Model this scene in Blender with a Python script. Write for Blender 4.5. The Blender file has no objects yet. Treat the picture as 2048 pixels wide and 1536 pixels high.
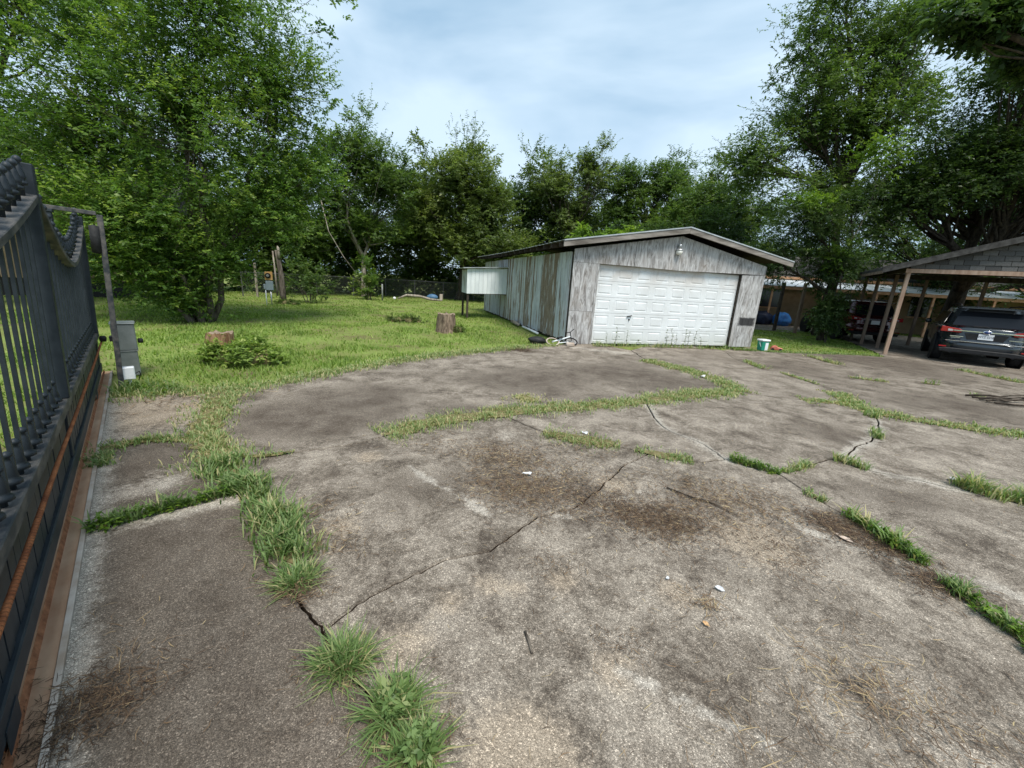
import bpy, math, random
import numpy as np
from mathutils import Vector, Matrix
R = math.radians
SC = bpy.context.scene
COL = SC.collection
rng = np.random.default_rng(7)
random.seed(7)

# ------------------------------------------------------------------ camera
CAMH, PITCH, ROLL = 1.6, R(14.4), R(3.6)
cam = bpy.data.cameras.new('camera'); cam.sensor_width = 36; cam.lens = 36*800/2048
cam.clip_start = 0.05; cam.clip_end = 2000
camo = bpy.data.objects.new('camera', cam); COL.objects.link(camo); SC.camera = camo
_f = Vector((0, math.cos(PITCH), -math.sin(PITCH))); _r0 = Vector((1, 0, 0)); _u0 = _r0.cross(_f)
_r = _r0*math.cos(ROLL)+_u0*math.sin(ROLL); _u = -_r0*math.sin(ROLL)+_u0*math.cos(ROLL)
_m = Matrix((_r, _u, -_f)).transposed().to_4x4(); _m.translation = (0, 0, CAMH); camo.matrix_world = _m
SC.render.resolution_x = 1024; SC.render.resolution_y = 768

# ------------------------------------------------------------------ world, sun, exposure
SUN_EL, SUN_AZ = R(62), R(156)          # azimuth clockwise from +Y: from behind the camera, a little right
W = bpy.data.worlds.new('World'); SC.world = W; W.use_nodes = True
nt = W.node_tree; nt.nodes.clear()
def wn(t, **k):
    n = nt.nodes.new(t)
    for a, b in k.items(): setattr(n, a, b)
    return n
sky = wn('ShaderNodeTexSky', sky_type='NISHITA', sun_disc=False, sun_elevation=SUN_EL, sun_rotation=SUN_AZ, air_density=1.0, dust_density=1.5)
tc = wn('ShaderNodeTexCoord'); mp = wn('ShaderNodeMapping'); mp.inputs['Scale'].default_value = (1, 1, 2.6)
nz = wn('ShaderNodeTexNoise'); nz.inputs['Scale'].default_value = 1.7; nz.inputs['Detail'].default_value = 5; nz.inputs['Distortion'].default_value = .4
rp = wn('ShaderNodeValToRGB')
rp.color_ramp.elements[0].position = .37; rp.color_ramp.elements[0].color = (2.0, 3.0, 3.95, 1)
rp.color_ramp.elements[1].position = .63; rp.color_ramp.elements[1].color = (3.75, 4.65, 5.4, 1)
mx = wn('ShaderNodeMix', data_type='RGBA'); mx.inputs[0].default_value = .88
bg = wn('ShaderNodeBackground'); bg.inputs['Strength'].default_value = .1
wo = wn('ShaderNodeOutputWorld'); L = nt.links.new
L(tc.outputs['Generated'], mp.inputs[0]); L(mp.outputs[0], nz.inputs['Vector']); L(nz.outputs['Fac'], rp.inputs[0])
L(sky.outputs[0], mx.inputs[6]); L(rp.outputs[0], mx.inputs[7]); L(mx.outputs[2], bg.inputs[0]); L(bg.outputs[0], wo.inputs[0])
sl = bpy.data.lights.new('sun', 'SUN'); sl.energy = 2.1; sl.angle = R(24); sl.color = (1, .95, .87)
so = bpy.data.objects.new('sun', sl); COL.objects.link(so)
_sd = Vector((math.sin(SUN_AZ)*math.cos(SUN_EL), math.cos(SUN_AZ)*math.cos(SUN_EL), math.sin(SUN_EL)))
so.rotation_euler = _sd.to_track_quat('Z', 'Y').to_euler()
SC.view_settings.view_transform = 'Standard'; SC.view_settings.look = 'None'; SC.view_settings.gamma = 1
SC.view_settings.exposure = 1.08; SC.view_settings.use_curve_mapping = False

# ------------------------------------------------------------------ object helpers
def tag(o, label=None, cat=None, group=None, kind=None):
    if label: o['label'] = label
    if cat: o['category'] = cat
    if group: o['group'] = group
    if kind: o['kind'] = kind
    return o
def empty(name, loc=(0, 0, 0), rz=0, rx=0, ry=0):
    o = bpy.data.objects.new(name, None); COL.objects.link(o); o.location = loc
    o.rotation_euler = (rx, ry, rz); o.empty_display_size = .2; return o
def link(name, me, mat=None, parent=None):
    if mat is not None and not me.materials: me.materials.append(mat)
    o = bpy.data.objects.new(name, me); COL.objects.link(o)
    if parent is not None: o.parent = parent
    return o
def bevel(o, w=.004, n=1):
    m = o.modifiers.new('bevel', 'BEVEL'); m.width = w; m.segments = n; m.limit_method = 'ANGLE'; return o
class MB:
    def __init__(s): s.v = []; s.f = []
    def add(s, vs, fs):
        b = len(s.v); s.v += [tuple(p) for p in vs]; s.f += [tuple(b+i for i in q) for q in fs]; return s
    def box(s, x0, x1, y0, y1, z0, z1):
        return s.add([(x0,y0,z0),(x1,y0,z0),(x1,y1,z0),(x0,y1,z0),(x0,y0,z1),(x1,y0,z1),(x1,y1,z1),(x0,y1,z1)],
                     [(0,3,2,1),(4,5,6,7),(0,1,5,4),(1,2,6,5),(2,3,7,6),(3,0,4,7)])
    def prism(s, pts, ax, a, b):
        # pts: 2D polygon (ccw seen from -axis side), extruded along axis 'x','y' or 'z' from a to b
        def P(p, t): return {'x': (t, p[0], p[1]), 'y': (p[0], t, p[1]), 'z': (p[0], p[1], t)}[ax]
        n = len(pts); vs = [P(p, a) for p in pts]+[P(p, b) for p in pts]
        return s.add(vs, [tuple(range(n)), tuple(range(2*n-1, n-1, -1))]+[(i, n+i, n+(i+1) % n, (i+1) % n) for i in range(n)])
    def tube(s, path, rad, n=6, cap=True):
        P = [Vector(p) for p in path]
        if not hasattr(rad, '__len__'): rad = [rad]*len(P)
        vs = []; fs = []; up = Vector((0, 0, 1)); N = None
        for i, p in enumerate(P):
            t = (P[min(i+1, len(P)-1)]-P[max(i-1, 0)]); t = t.normalized() if t.length else Vector((0, 0, 1))
            if N is None: N = t.cross(Vector((1, 0, 0)) if abs(t.x) < .9 else Vector((0, 1, 0))).normalized()
            N = (N-t*N.dot(t)).normalized(); B = t.cross(N)
            for k in range(n):
                a = 2*math.pi*k/n; vs.append(p+(N*math.cos(a)+B*math.sin(a))*rad[i])
        for i in range(len(P)-1):
            for k in range(n): fs.append((i*n+k, i*n+(k+1) % n, (i+1)*n+(k+1) % n, (i+1)*n+k))
        if cap: fs += [tuple(range(n-1, -1, -1)), tuple(range((len(P)-1)*n, len(P)*n))]
        return s.add(vs, fs)
    def lathe(s, prof, n=12, o=(0, 0, 0), ax='z'):
        vs = []; fs = []
        for r, z in prof:
            for k in range(n):
                a = 2*math.pi*k/n; x, y = r*math.cos(a), r*math.sin(a)
                vs.append({'z': (o[0]+x, o[1]+y, o[2]+z), 'x': (o[0]+z, o[1]+x, o[2]+y), 'y': (o[0]+y, o[1]+z, o[2]+x)}[ax])
        for i in range(len(prof)-1):
            for k in range(n): fs.append((i*n+k, i*n+(k+1) % n, (i+1)*n+(k+1) % n, (i+1)*n+k))
        fs += [tuple(range(n-1, -1, -1)), tuple(range((len(prof)-1)*n, len(prof)*n))]
        return s.add(vs, fs)
    def mesh(s, name, smooth=False):
        me = bpy.data.meshes.new(name); me.from_pydata(s.v, [], s.f); me.update()
        if smooth: me.polygons.foreach_set('use_smooth', [True]*len(me.polygons))
        return me
    def build(s, name, mat, parent=None, smooth=False, bev=0):
        o = link(name, s.mesh(name, smooth), mat, parent)
        if bev: bevel(o, bev)
        return o
def npmesh(name, V, F, mat, parent=None, attr=None, smooth=False):
    """V (n,3) float, F (m,k) int with fixed k; attr = per-face float 'tint'"""
    me = bpy.data.meshes.new(name); k = F.shape[1]
    me.vertices.add(len(V)); me.vertices.foreach_set('co', V.astype(np.float32).ravel())
    me.loops.add(F.size); me.loops.foreach_set('vertex_index', F.astype(np.int32).ravel())
    me.polygons.add(len(F)); me.polygons.foreach_set('loop_start', np.arange(0, F.size, k, dtype=np.int32))
    me.polygons.foreach_set('loop_total', np.full(len(F), k, dtype=np.int32))
    if smooth: me.polygons.foreach_set('use_smooth', np.ones(len(F), dtype=bool))
    if attr is not None:
        a = me.attributes.new('tint', 'FLOAT', 'FACE'); a.data.foreach_set('value', attr.astype(np.float32))
    me.update(calc_edges=True); me.validate()
    return link(name, me, mat, parent)
def rotz2(x, y, a): return x*math.cos(a)-y*math.sin(a), x*math.sin(a)+y*math.cos(a)

# ------------------------------------------------------------------ materials
class NB:
    def __init__(s, name):
        s.m = bpy.data.materials.new(name); s.m.use_nodes = True; s.t = s.m.node_tree
        s.b = s.t.nodes['Principled BSDF']; s.out = s.t.nodes['Material Output']
    def n(s, t, **k):
        x = s.t.nodes.new(t)
        for a, b in k.items(): setattr(x, a, b)
        return x
    def l(s, a, b): s.t.links.new(a, b)
    def coord(s, kind='Object', scale=(1, 1, 1), rnd=False):
        if kind == 'World':
            g = s.n('ShaderNodeNewGeometry').outputs['Position']
        else: g = s.n('ShaderNodeTexCoord').outputs[kind]
        if rnd:
            oi = s.n('ShaderNodeObjectInfo'); mu = s.n('ShaderNodeMath', operation='MULTIPLY'); mu.inputs[1].default_value = 97.
            s.l(oi.outputs['Random'], mu.inputs[0]); ad = s.n('ShaderNodeVectorMath', operation='ADD')
            s.l(g, ad.inputs[0]); s.l(mu.outputs[0], ad.inputs[1]); g = ad.outputs[0]
        mp = s.n('ShaderNodeMapping'); mp.inputs['Scale'].default_value = scale; s.l(g, mp.inputs[0]); return mp.outputs[0]
    def noise(s, vec, scale, detail=4, rough=.55, dist=0):
        x = s.n('ShaderNodeTexNoise'); x.inputs['Scale'].default_value = scale; x.inputs['Detail'].default_value = detail
        x.inputs['Roughness'].default_value = rough; x.inputs['Distortion'].default_value = dist
        s.l(vec, x.inputs['Vector']); return x.outputs['Fac']
    def voro(s, vec, scale, out='Color', feature='F1'):
        x = s.n('ShaderNodeTexVoronoi', feature=feature); x.inputs['Scale'].default_value = scale; s.l(vec, x.inputs['Vector']); return x.outputs[out]
    def ramp(s, fac, stops, interp='LINEAR'):
        x = s.n('ShaderNodeValToRGB'); cr = x.color_ramp; cr.interpolation = interp
        while len(cr.elements) < len(stops): cr.elements.new(.5)
        for e, (p, c) in zip(cr.elements, stops):
            e.position = p; e.color = (c, c, c, 1) if not hasattr(c, '__len__') else (*c, 1)
        s.l(fac, x.inputs[0]); return x.outputs[0]
    def mix(s, fac, a, b, mode='MIX'):
        x = s.n('ShaderNodeMix', data_type='RGBA', blend_type=mode)
        for i, v in ((0, fac), (6, a), (7, b)):
            if hasattr(v, 'is_output'): s.l(v, x.inputs[i])
            else: x.inputs[i].default_value = v if i == 0 else (*v, 1)
        return x.outputs[2]
    def math(s, op, a, b=0.):
        x = s.n('ShaderNodeMath', operation=op)
        for i, v in ((0, a), (1, b)):
            if hasattr(v, 'is_output'): s.l(v, x.inputs[i])
            else: x.inputs[i].default_value = v
        return x.outputs[0]
    def col(s, c):
        if hasattr(c, 'is_output'): s.l(c, s.b.inputs['Base Color'])
        else: s.b.inputs['Base Color'].default_value = (*c, 1)
        return s
    def rough(s, r, spec=None, metal=0):
        if hasattr(r, 'is_output'): s.l(r, s.b.inputs['Roughness'])
        else: s.b.inputs['Roughness'].default_value = r
        if spec is not None: s.b.inputs['Specular IOR Level'].default_value = spec
        s.b.inputs['Metallic'].default_value = metal; return s
    def bump(s, h, st=.3, dist=.01):
        x = s.n('ShaderNodeBump'); x.inputs['Strength'].default_value = st; x.inputs['Distance'].default_value = dist
        s.l(h, x.inputs['Height']); s.l(x.outputs[0], s.b.inputs['Normal']); return s
def simple(name, a, b=None, scale=8, rough=.7, spec=.3, metal=0, bump=.15, stretch=(1, 1, 1), lo=.35, hi=.65, rnd=True):
    m = NB(name)
    if b is None: m.col(a)
    else:
        v = m.coord('Object', stretch, rnd); f = m.noise(v, scale, 6, .6)
        m.col(m.ramp(f, [(lo, a), (hi, b)]))
        if bump: m.bump(m.noise(v, scale*4, 4), bump, .005)
    m.rough(rough, spec, metal); return m.m

def leaf_mat(name, dark, mid, light, trans=.35, rough=.45):
    m = NB(name); a = m.n('ShaderNodeAttribute'); a.attribute_name = 'tint'
    c = m.ramp(a.outputs['Fac'], [(.05, dark), (.55, mid), (.97, light)])
    m.col(c).rough(rough, .35)
    tr = m.n('ShaderNodeBsdfTranslucent'); mc = m.mix(1., c, (1.25, 1.35, .7), 'MULTIPLY'); m.l(mc, tr.inputs[0])
    ms = m.n('ShaderNodeMixShader'); ms.inputs[0].default_value = trans
    m.l(m.b.outputs[0], ms.inputs[1]); m.l(tr.outputs[0], ms.inputs[2]); m.l(ms.outputs[0], m.out.inputs[0]); return m.m

M = {}
M['leaf_myrtle'] = leaf_mat('leaf_myrtle', (.045, .10, .022), (.13, .225, .042), (.32, .40, .085), .48)
M['leaf_mid'] = leaf_mat('leaf_mid', (.045, .085, .022), (.108, .178, .042), (.21, .275, .07), .47)
M['leaf_dark'] = leaf_mat('leaf_dark', (.032, .062, .02), (.075, .13, .034), (.15, .21, .055), .45)
M['leaf_olive'] = leaf_mat('leaf_olive', (.06, .092, .026), (.135, .19, .05), (.23, .27, .08), .47)
M['leaf_bright'] = leaf_mat('leaf_bright', (.08, .16, .02), (.17, .28, .035), (.28, .38, .06), .4)
M['grass'] = leaf_mat('grass', (.115, .185, .034), (.25, .355, .072), (.50, .50, .19), .4, .6)
M['weed_grass'] = leaf_mat('weed_grass', (.085, .145, .042), (.19, .285, .095), (.47, .42, .22), .35, .5)
M['straw'] = leaf_mat('straw', (.06, .036, .022), (.20, .130, .075), (.46, .36, .20), .1, .8)
M['thatch'] = simple('thatch', (.10, .085, .04), (.22, .19, .095), 18, .95, .05, bump=.6, rnd=False)
M['bark'] = simple('bark', (.06, .048, .038), (.19, .165, .135), 14, .9, .1, bump=.5, stretch=(1, 1, .25))
M['bark_pale'] = simple('bark_pale', (.17, .14, .11), (.40, .36, .30), 10, .9, .1, bump=.4, stretch=(1, 1, .3))
M['bark_dark'] = simple('bark_dark', (.03, .025, .02), (.10, .08, .062), 14, .9, .1, bump=.5, stretch=(1, 1, .25))

# --- concrete
def concrete_mat():
    m = NB('exposed_concrete'); v = m.coord('World')
    oi = m.n('ShaderNodeObjectInfo'); at = m.n('ShaderNodeAttribute'); at.attribute_name = 'stain'
    sep = m.n('ShaderNodeSeparateColor'); m.l(at.outputs['Color'], sep.inputs[0])
    mid = m.noise(v, 2.6, 10, .74, .4); fine = m.noise(v, 26, 5, .72)
    s = m.math('ADD', m.math('MULTIPLY', mid, 1.0), m.math('MULTIPLY', m.math('SUBTRACT', oi.outputs['Random'], .5), .05))
    s = m.math('ADD', s, m.math('MULTIPLY', m.math('SUBTRACT', fine, .5), .42))
    s = m.math('ADD', s, m.math('MULTIPLY', m.math('SUBTRACT', m.noise(v, 95, 3, .75), .5), .30))
    c = m.ramp(s, [(.34, (.084, .067, .052)), (.45, (.163, .136, .108)), (.54, (.242, .206, .167)), (.68, (.355, .308, .252))])
    def msk(ch, lo, hi, amt):
        t = m.math('ADD', ch, m.math('MULTIPLY', m.math('SUBTRACT', m.math('ADD', m.math('MULTIPLY', mid, .5), m.math('MULTIPLY', fine, .5)), .5), 2.4))
        return m.math('MULTIPLY', m.ramp(t, [(lo, 0.), (hi, 1.)]), amt)
    c = m.mix(msk(sep.outputs[0], .38, .85, .62), c, (.066, .050, .038))
    c = m.mix(msk(sep.outputs[1], .42, .80, .52), c, (.37, .295, .215))
    c = m.mix(msk(sep.outputs[2], .42, .85, .72), c, (.42, .38, .325))
    cell = m.voro(v, 210, 'Color'); sp = m.n('ShaderNodeSeparateColor'); m.l(cell, sp.inputs[0])
    peb = m.ramp(sp.outputs[0], [(.0, .5), (.5, .88), (.88, 1.2), (.99, 2.1)])
    c = m.mix(.85, c, m.mix(1., c, peb, 'MULTIPLY'))
    gr = m.noise(v, 330, 2, .8)
    c = m.mix(.8, c, m.mix(1., c, m.ramp(gr, [(.3, .25), (.5, 1.), (.72, 2.1)]), 'MULTIPLY'))
    m.col(c).rough(.9, .2)
    h = m.math('ADD', m.math('MULTIPLY', m.voro(v, 210, 'Distance'), -.7), m.math('MULTIPLY', fine, 1.4))
    m.bump(h, .6, .006); return m.m

# ------------------------------------------------------------------ layout: joints of the driveway (metres)
JL = {"A0": [(-3.59, 5.057), (-3.34, 4.305), (-3.059, 3.781), (-2.771, 3.431)], "A1": [(-2.771, 3.431), (-2.399, 3.104)], "A2": [(-2.399, 3.104), (-2.122, 2.742), (-1.895, 2.548)], "A3": [(-1.895, 2.548), (-1.516, 2.224), (-1.24, 1.961), (-0.986, 1.647), (-0.799, 1.489)], "A4": [(-0.799, 1.489), (-0.625, 1.322), (-0.453, 1.188), (-0.305, 1.073), (-0.211, 0.977)], "B1": [(-3.424, 3.052), (-3.419, 3.233), (-3.157, 3.392), (-2.771, 3.431)], "B2": [(-2.493, 2.044), (-2.277, 2.252), (-2.087, 2.425), (-1.895, 2.548)], "C0": [(-2.399, 3.104), (-2.143, 3.172), (-1.909, 3.303), (-1.456, 3.584), (-1.279, 3.781), (-0.697, 4.409), (-0.128, 4.761)], "C1": [(-0.128, 4.761), (0.254, 4.939), (1.093, 5.285), (1.986, 5.718)], "C2": [(1.986, 5.718), (3.083, 6.352), (3.87, 6.627)], "D": [(3.87, 6.627), (3.954, 7.462), (3.719, 8.274), (3.376, 8.791), (3.122, 9.419), (3.143, 10.718)], "E0": [(3.87, 6.627), (4.692, 6.39), (5.288, 6.349), (5.486, 6.122)], "E1": [(5.486, 6.122), (5.532, 5.882), (5.997, 5.563), (6.63, 5.293), (6.994, 5.206)], "F": [(6.184, 11.869), (5.771, 10.375), (5.722, 9.176), (5.942, 8.197), (5.89, 7.099), (5.486, 6.122)], "Gj": [(8.785, 12.298), (8.532, 10.393), (8.891, 9.337), (9.602, 8.661), (10.062, 7.708)], "I0": [(5.486, 6.122), (5.328, 5.611), (4.849, 5.021), (4.332, 4.547), (4.059, 4.397), (3.588, 3.986)], "I1": [(3.588, 3.986), (3.297, 3.882), (2.879, 3.651), (2.563, 3.502)], "K0": [(-0.128, 4.761), (0.293, 4.288), (0.87, 3.999), (1.445, 3.79)], "K1": [(1.445, 3.79), (1.816, 3.645), (2.186, 3.744)], "K2": [(2.186, 3.744), (2.324, 3.628), (2.563, 3.502)], "K3": [(2.563, 3.502), (2.584, 3.22), (2.61, 3.015), (2.66, 2.766), (2.675, 2.52), (2.718, 2.239), (2.699, 1.984), (2.69, 1.698)], "Lj": [(1.986, 5.718), (1.868, 4.636), (2.117, 4.159), (2.186, 3.744)], "Mj": [(3.588, 3.986), (3.608, 3.697), (3.915, 3.551), (4.106, 3.411), (4.358, 3.307), (4.478, 3.155)], "K4": [(-0.799, 1.489), (-0.659, 1.706), (-0.538, 1.823), (-0.301, 2.028), (-0.071, 2.118), (0.049, 2.28), (0.239, 2.519), (0.507, 2.66), (0.929, 3.204), (1.109, 3.477), (1.445, 3.79)], "LAWN": [(-4.701, 4.408), (-4.244, 4.732), (-3.59, 5.057), (-3.197, 5.818), (-2.663, 6.787), (-1.824, 8.093), (-0.572, 9.383), (0.407, 10.392), (1.094, 10.758)], "RL": [(7.224, 12.263), (7.706, 12.17), (8.785, 12.298), (10.65, 12.699), (11.697, 12.624)], "N": [(4.332, 4.547), (4.343, 4.229), (4.357, 3.823)], "Q": [(0.187, 8.055), (0.218, 6.74), (0.278, 5.788)]}
SPOT_TAN = [(-0.429, 1.444, 0.16), (0.517, 1.399, 0.11), (-0.065, 1.845, 0.12), (0.337, 1.899, 0.1), (0.085, 1.821, 0.08), (0.973, 1.878, 0.12), (0.127, 1.034, 0.2), (-1.058, 2.273, 0.14), (1.714, 2.395, 0.25), (-1.235, 3.307, 0.12), (-4.251, 4.21, 0.5), (-3.66, 3.978, 0.45), (2.442, 2.496, 0.06), (0.925, 3.096, 0.2), (-0.248, 1.707, 0.1)]
SPOT_PALE = [(-2.232, 1.976, 0.16), (-2.102, 2.161, 0.14), (-1.919, 2.292, 0.15), (-1.991, 1.629, 0.1), (-1.825, 1.434, 0.08), (-1.687, 1.272, 0.07), (-2.697, 2.451, 0.2), (-2.552, 2.686, 0.18), (-1.733, 3.055, 0.2), (0.34, 3.248, 0.2), (-0.041, 4.018, 0.22), (1.267, 3.532, 0.18), (2.61, 3.015, 0.14), (0.545, 1.378, 0.05), (0.677, 1.32, 0.05), (0.797, 1.256, 0.05), (0.909, 1.196, 0.05), (1.958, 10.27, 0.3), (2.551, 10.037, 0.3), (-0.43, 2.801, 0.07), (-0.683, 3.061, 0.07), (-0.213, 2.597, 0.07), (2.999, 2.524, 0.18), (2.911, 2.123, 0.16), (-1.501, 3.515, 0.15)]
SPOT_DARK = [(-1.571, 1.599, 0.25), (-1.077, 1.248, 0.25), (-1.28, 1.137, 0.2), (-0.733, 2.923, 0.35), (-0.527, 3.129, 0.3), (0.117, 3.123, 0.35), (-2.06, 4.884, 0.6), (-2.254, 4.251, 0.5), (0.646, 6.671, 0.8), (2.14, 7.464, 0.8), (3.033, 7.3, 0.6), (1.394, 2.164, 0.2), (1.77, 1.945, 0.22), (1.813, 1.564, 0.25), (1.14, 1.106, 0.22), (1.981, 1.382, 0.2), (1.474, 2.88, 0.3), (6.7, 9.246, 1.0), (10.74, 11.078, 1.2), (7.939, 7.072, 0.8), (-0.544, 4.584, 0.4), (4.038, 4.879, 0.4), (3.357, 3.104, 0.3)]
M['concrete'] = concrete_mat()
M['soil'] = simple('soil', (.028, .021, .016), (.07, .052, .037), 9, .95, .05, bump=.6, rnd=False)

def wiggle(pl, amp, seed, step=.012):
    r = np.random.default_rng(seed); out = []
    for a, b in zip(pl[:-1], pl[1:]):
        a = np.array(a); b = np.array(b); Ln = np.linalg.norm(b-a)
        n = max(2, int(Ln/max(.035, step*np.linalg.norm(a))))
        t = np.linspace(0, 1, n, endpoint=False); nn = np.array([-(b-a)[1], (b-a)[0]])/max(Ln, 1e-6)
        o = np.cumsum(r.normal(0, 1, n)); o -= o[0]+(o[-1]-o[0])*t; o *= amp*.45; o += r.normal(0, amp*.35, n)*(t > 0)
        o = np.clip(o, -3*amp, 3*amp)
        out += [tuple(a+(b-a)*tt+nn*oo) for tt, oo in zip(t, o)]
    out.append(tuple(pl[-1])); return out
def smooth_pl(pl, n=4):
    """Catmull-Rom through the listed points"""
    p = [np.array(q) for q in pl]; p = [2*p[0]-p[1]]+p+[2*p[-1]-p[-2]]; out = []
    for i in range(1, len(p)-2):
        for k in range(n):
            t = k/n; a, b, c, d = p[i-1:i+3]
            out.append(tuple(.5*((2*b)+(c-a)*t+(2*a-5*b+4*c-d)*t*t+(3*b-a-3*c+d)*t**3)))
    out.append(tuple(p[-2])); return out
GB = np.array([-2.39, 1.94]); GD = np.array([-.6843, .7292]); GN = np.array([.7292, .6843])   # gate line: base, direction, side facing the drive
def gpt(s, w=0.): return tuple(GB+GD*s-GN*w)
AMP = dict(A0=.03, A1=.02, A2=.02, A3=.02, A4=.02, B1=.01, B2=.008, C0=.012, C1=.02, C2=.02, D=.03, E0=.03, E1=.02, F=.03, Gj=.03, I0=.03, I1=.02, K0=.02, K1=.012, K2=.012, K3=.014, Lj=.02, Mj=.012, K4=.010, LAWN=.04, RL=.05)
PL = {}
for i, (k, v) in enumerate(JL.items()):
    if k in ('N', 'Q'): continue
    PL[k] = wiggle(smooth_pl(v) if k != 'K4' else v, AMP[k], 100+i)
def rev(k): return PL[k][::-1]
def chain(*ps):
    out = []
    for p in ps:
        for q in p:
            if not out or math.dist(out[-1], q) > 1e-4: out.append(q)
    if math.dist(out[0], out[-1]) < 1e-4: out.pop()
    return out
iL0 = min(range(len(PL['LAWN'])), key=lambda i: math.dist(PL['LAWN'][i], JL['A0'][0]))
PL['LAWN'][iL0] = PL['A0'][0]
iR0 = min(range(len(PL['RL'])), key=lambda i: math.dist(PL['RL'][i], JL['Gj'][0]))
PL['RL'][iR0] = PL['Gj'][0]
TS = [gpt(s) for s in (-4.3, -3, -2, -1)]
sB2 = (np.array(JL['B2'][0])-GB)@GD; sB1 = (np.array(JL['B1'][0])-GB)@GD
PL['B2'][0] = gpt(sB2); PL['B1'][0] = gpt(sB1)
PL['LAWN'][0] = gpt((np.array(JL['LAWN'][0])-GB)@GD)
FRT = lambda u: (1.62+.957*u+.289*.0, 11.21+.289*u)
SLABS = [
    chain(TS, [gpt(sB2)], PL['B2'], PL['A3'], PL['A4'], [gpt(-4.3)]),
    chain(PL['B2'][:1], PL['B1'], PL['A1'], PL['A2'], rev('B2')),
    chain(PL['B1'][:1], PL['LAWN'][:iL0+1], PL['A0'], rev('B1')),
    chain(PL['LAWN'][iL0:], [FRT(-.2), FRT(.9)], rev('D'), rev('C2'), rev('C1'), rev('C0'), rev('A1'), rev('A0')),
    chain(PL['C0'], PL['K0'], rev('K4'), rev('A3'), rev('A2')),
    chain(PL['K4'], PL['K1'], PL['K2'], PL['K3'], [(3.6, -1.), (3.2, -4.5), gpt(-4.3)], rev('A4')),
    chain(PL['C1'], PL['Lj'], rev('K1'), rev('K0')),
    chain(PL['C2'], PL['E0'], PL['I0'], PL['I1'], rev('K2'), rev('Lj')),
    chain(rev('D')[:1], [FRT(2.5), FRT(4)], PL['F'], rev('E0'), PL['D']),
    chain(PL['F'][:1], [FRT(6.3)], PL['RL'][:iR0+1], PL['Gj'], [(16, 8.9), (16, 5.5)], rev('E1'), rev('F')),
    chain(PL['RL'][iR0:], [(12.6, 14.1), (15.3, 19.3), (20.5, 23.5), (27, 15), (27, 6), (16, 8.9)], rev('Gj')),
    chain(PL['E1'], [(16, 5.5), (16, 2.6)], rev('Mj'), rev('I0')),
    chain(PL['Mj'], [(16, 2.6), (12, -4), (3.2, -4.5), (3.6, -1.)], rev('K3'), rev('I1')),
]
def area(p): a = np.array(p); return .5*np.sum(a[:, 0]*np.roll(a[:, 1], -1)-np.roll(a[:, 0], -1)*a[:, 1])
def inset(p, d):
    a = np.array(p)
    if area(p) < 0: a = a[::-1]
    t = np.roll(a, -2, 0)-np.roll(a, 2, 0); t /= np.maximum(np.linalg.norm(t, axis=1, keepdims=True), 1e-6)
    return a+np.stack([-t[:, 1], t[:, 0]], 1)*d
driveway = empty('driveway'); tag(driveway, kind='structure')
from mathutils.geometry import delaunay_2d_cdt
def vnoise(x, y, sc, seed):
    r = np.random.default_rng(seed); T = r.random((64, 64)); X = x/sc; Y = y/sc
    xi = np.floor(X).astype(int); yi = np.floor(Y).astype(int); fx = X-xi; fy = Y-yi; fx = fx*fx*(3-2*fx); fy = fy*fy*(3-2*fy)
    g = lambda a, b: T[a % 64, b % 64]
    return (g(xi, yi)*(1-fx)+g(xi+1, yi)*fx)*(1-fy)+(g(xi, yi+1)*(1-fx)+g(xi+1, yi+1)*fx)*fy
def pip(x, y, poly):
    p = np.array(poly); ins = np.zeros(len(x), bool); j = len(p)-1
    for i in range(len(p)):
        c = ((p[i, 1] > y) != (p[j, 1] > y)) & (x < (p[j, 0]-p[i, 0])*(y-p[i, 1])/(p[j, 1]-p[i, 1]+1e-12)+p[i, 0])
        ins ^= c; j = i
    return ins
def dist_pl(x, y, pl):
    d = np.full(len(x), 1e9)
    for (ax, ay), (bx, by) in zip(pl[:-1], pl[1:]):
        ux, uy = bx-ax, by-ay; t = np.clip(((x-ax)*ux+(y-ay)*uy)/(ux*ux+uy*uy+1e-9), 0, 1)
        d = np.minimum(d, np.hypot(x-ax-t*ux, y-ay-t*uy))
    return d
def blob(x, y, lst):
    a = np.zeros(len(x))
    for sx, sy, r in lst: a = np.maximum(a, np.clip(1.25-np.hypot(x-sx, y-sy)/r*.62, 0, 1))
    return a
PALE_LINES = [([(-.9, 3.2), (-.43, 2.8), (-.1, 2.5)], .05), ([(.545, 1.378), (.8, 1.256), (1.1, 1.09)], .045), ([(2.2, 2.55), (2.9, 2.1), (3.3, 1.8)], .12), ([gpt(s) for s in (-1.5, 0, 1.5, 3)], .16),
              (JL['B2'], .2), ([(1.6, 10.6), (2.4, 10.3), (3.0, 10.2)], .25), ([(1.1, 2.95), (.6, 2.6), (.3, 2.5)], .05), (JL['K2'], .12), (JL['I0'], .12), (JL['Mj'], .14), (JL['Lj'], .10)]
rs = random.Random(4)
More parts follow.
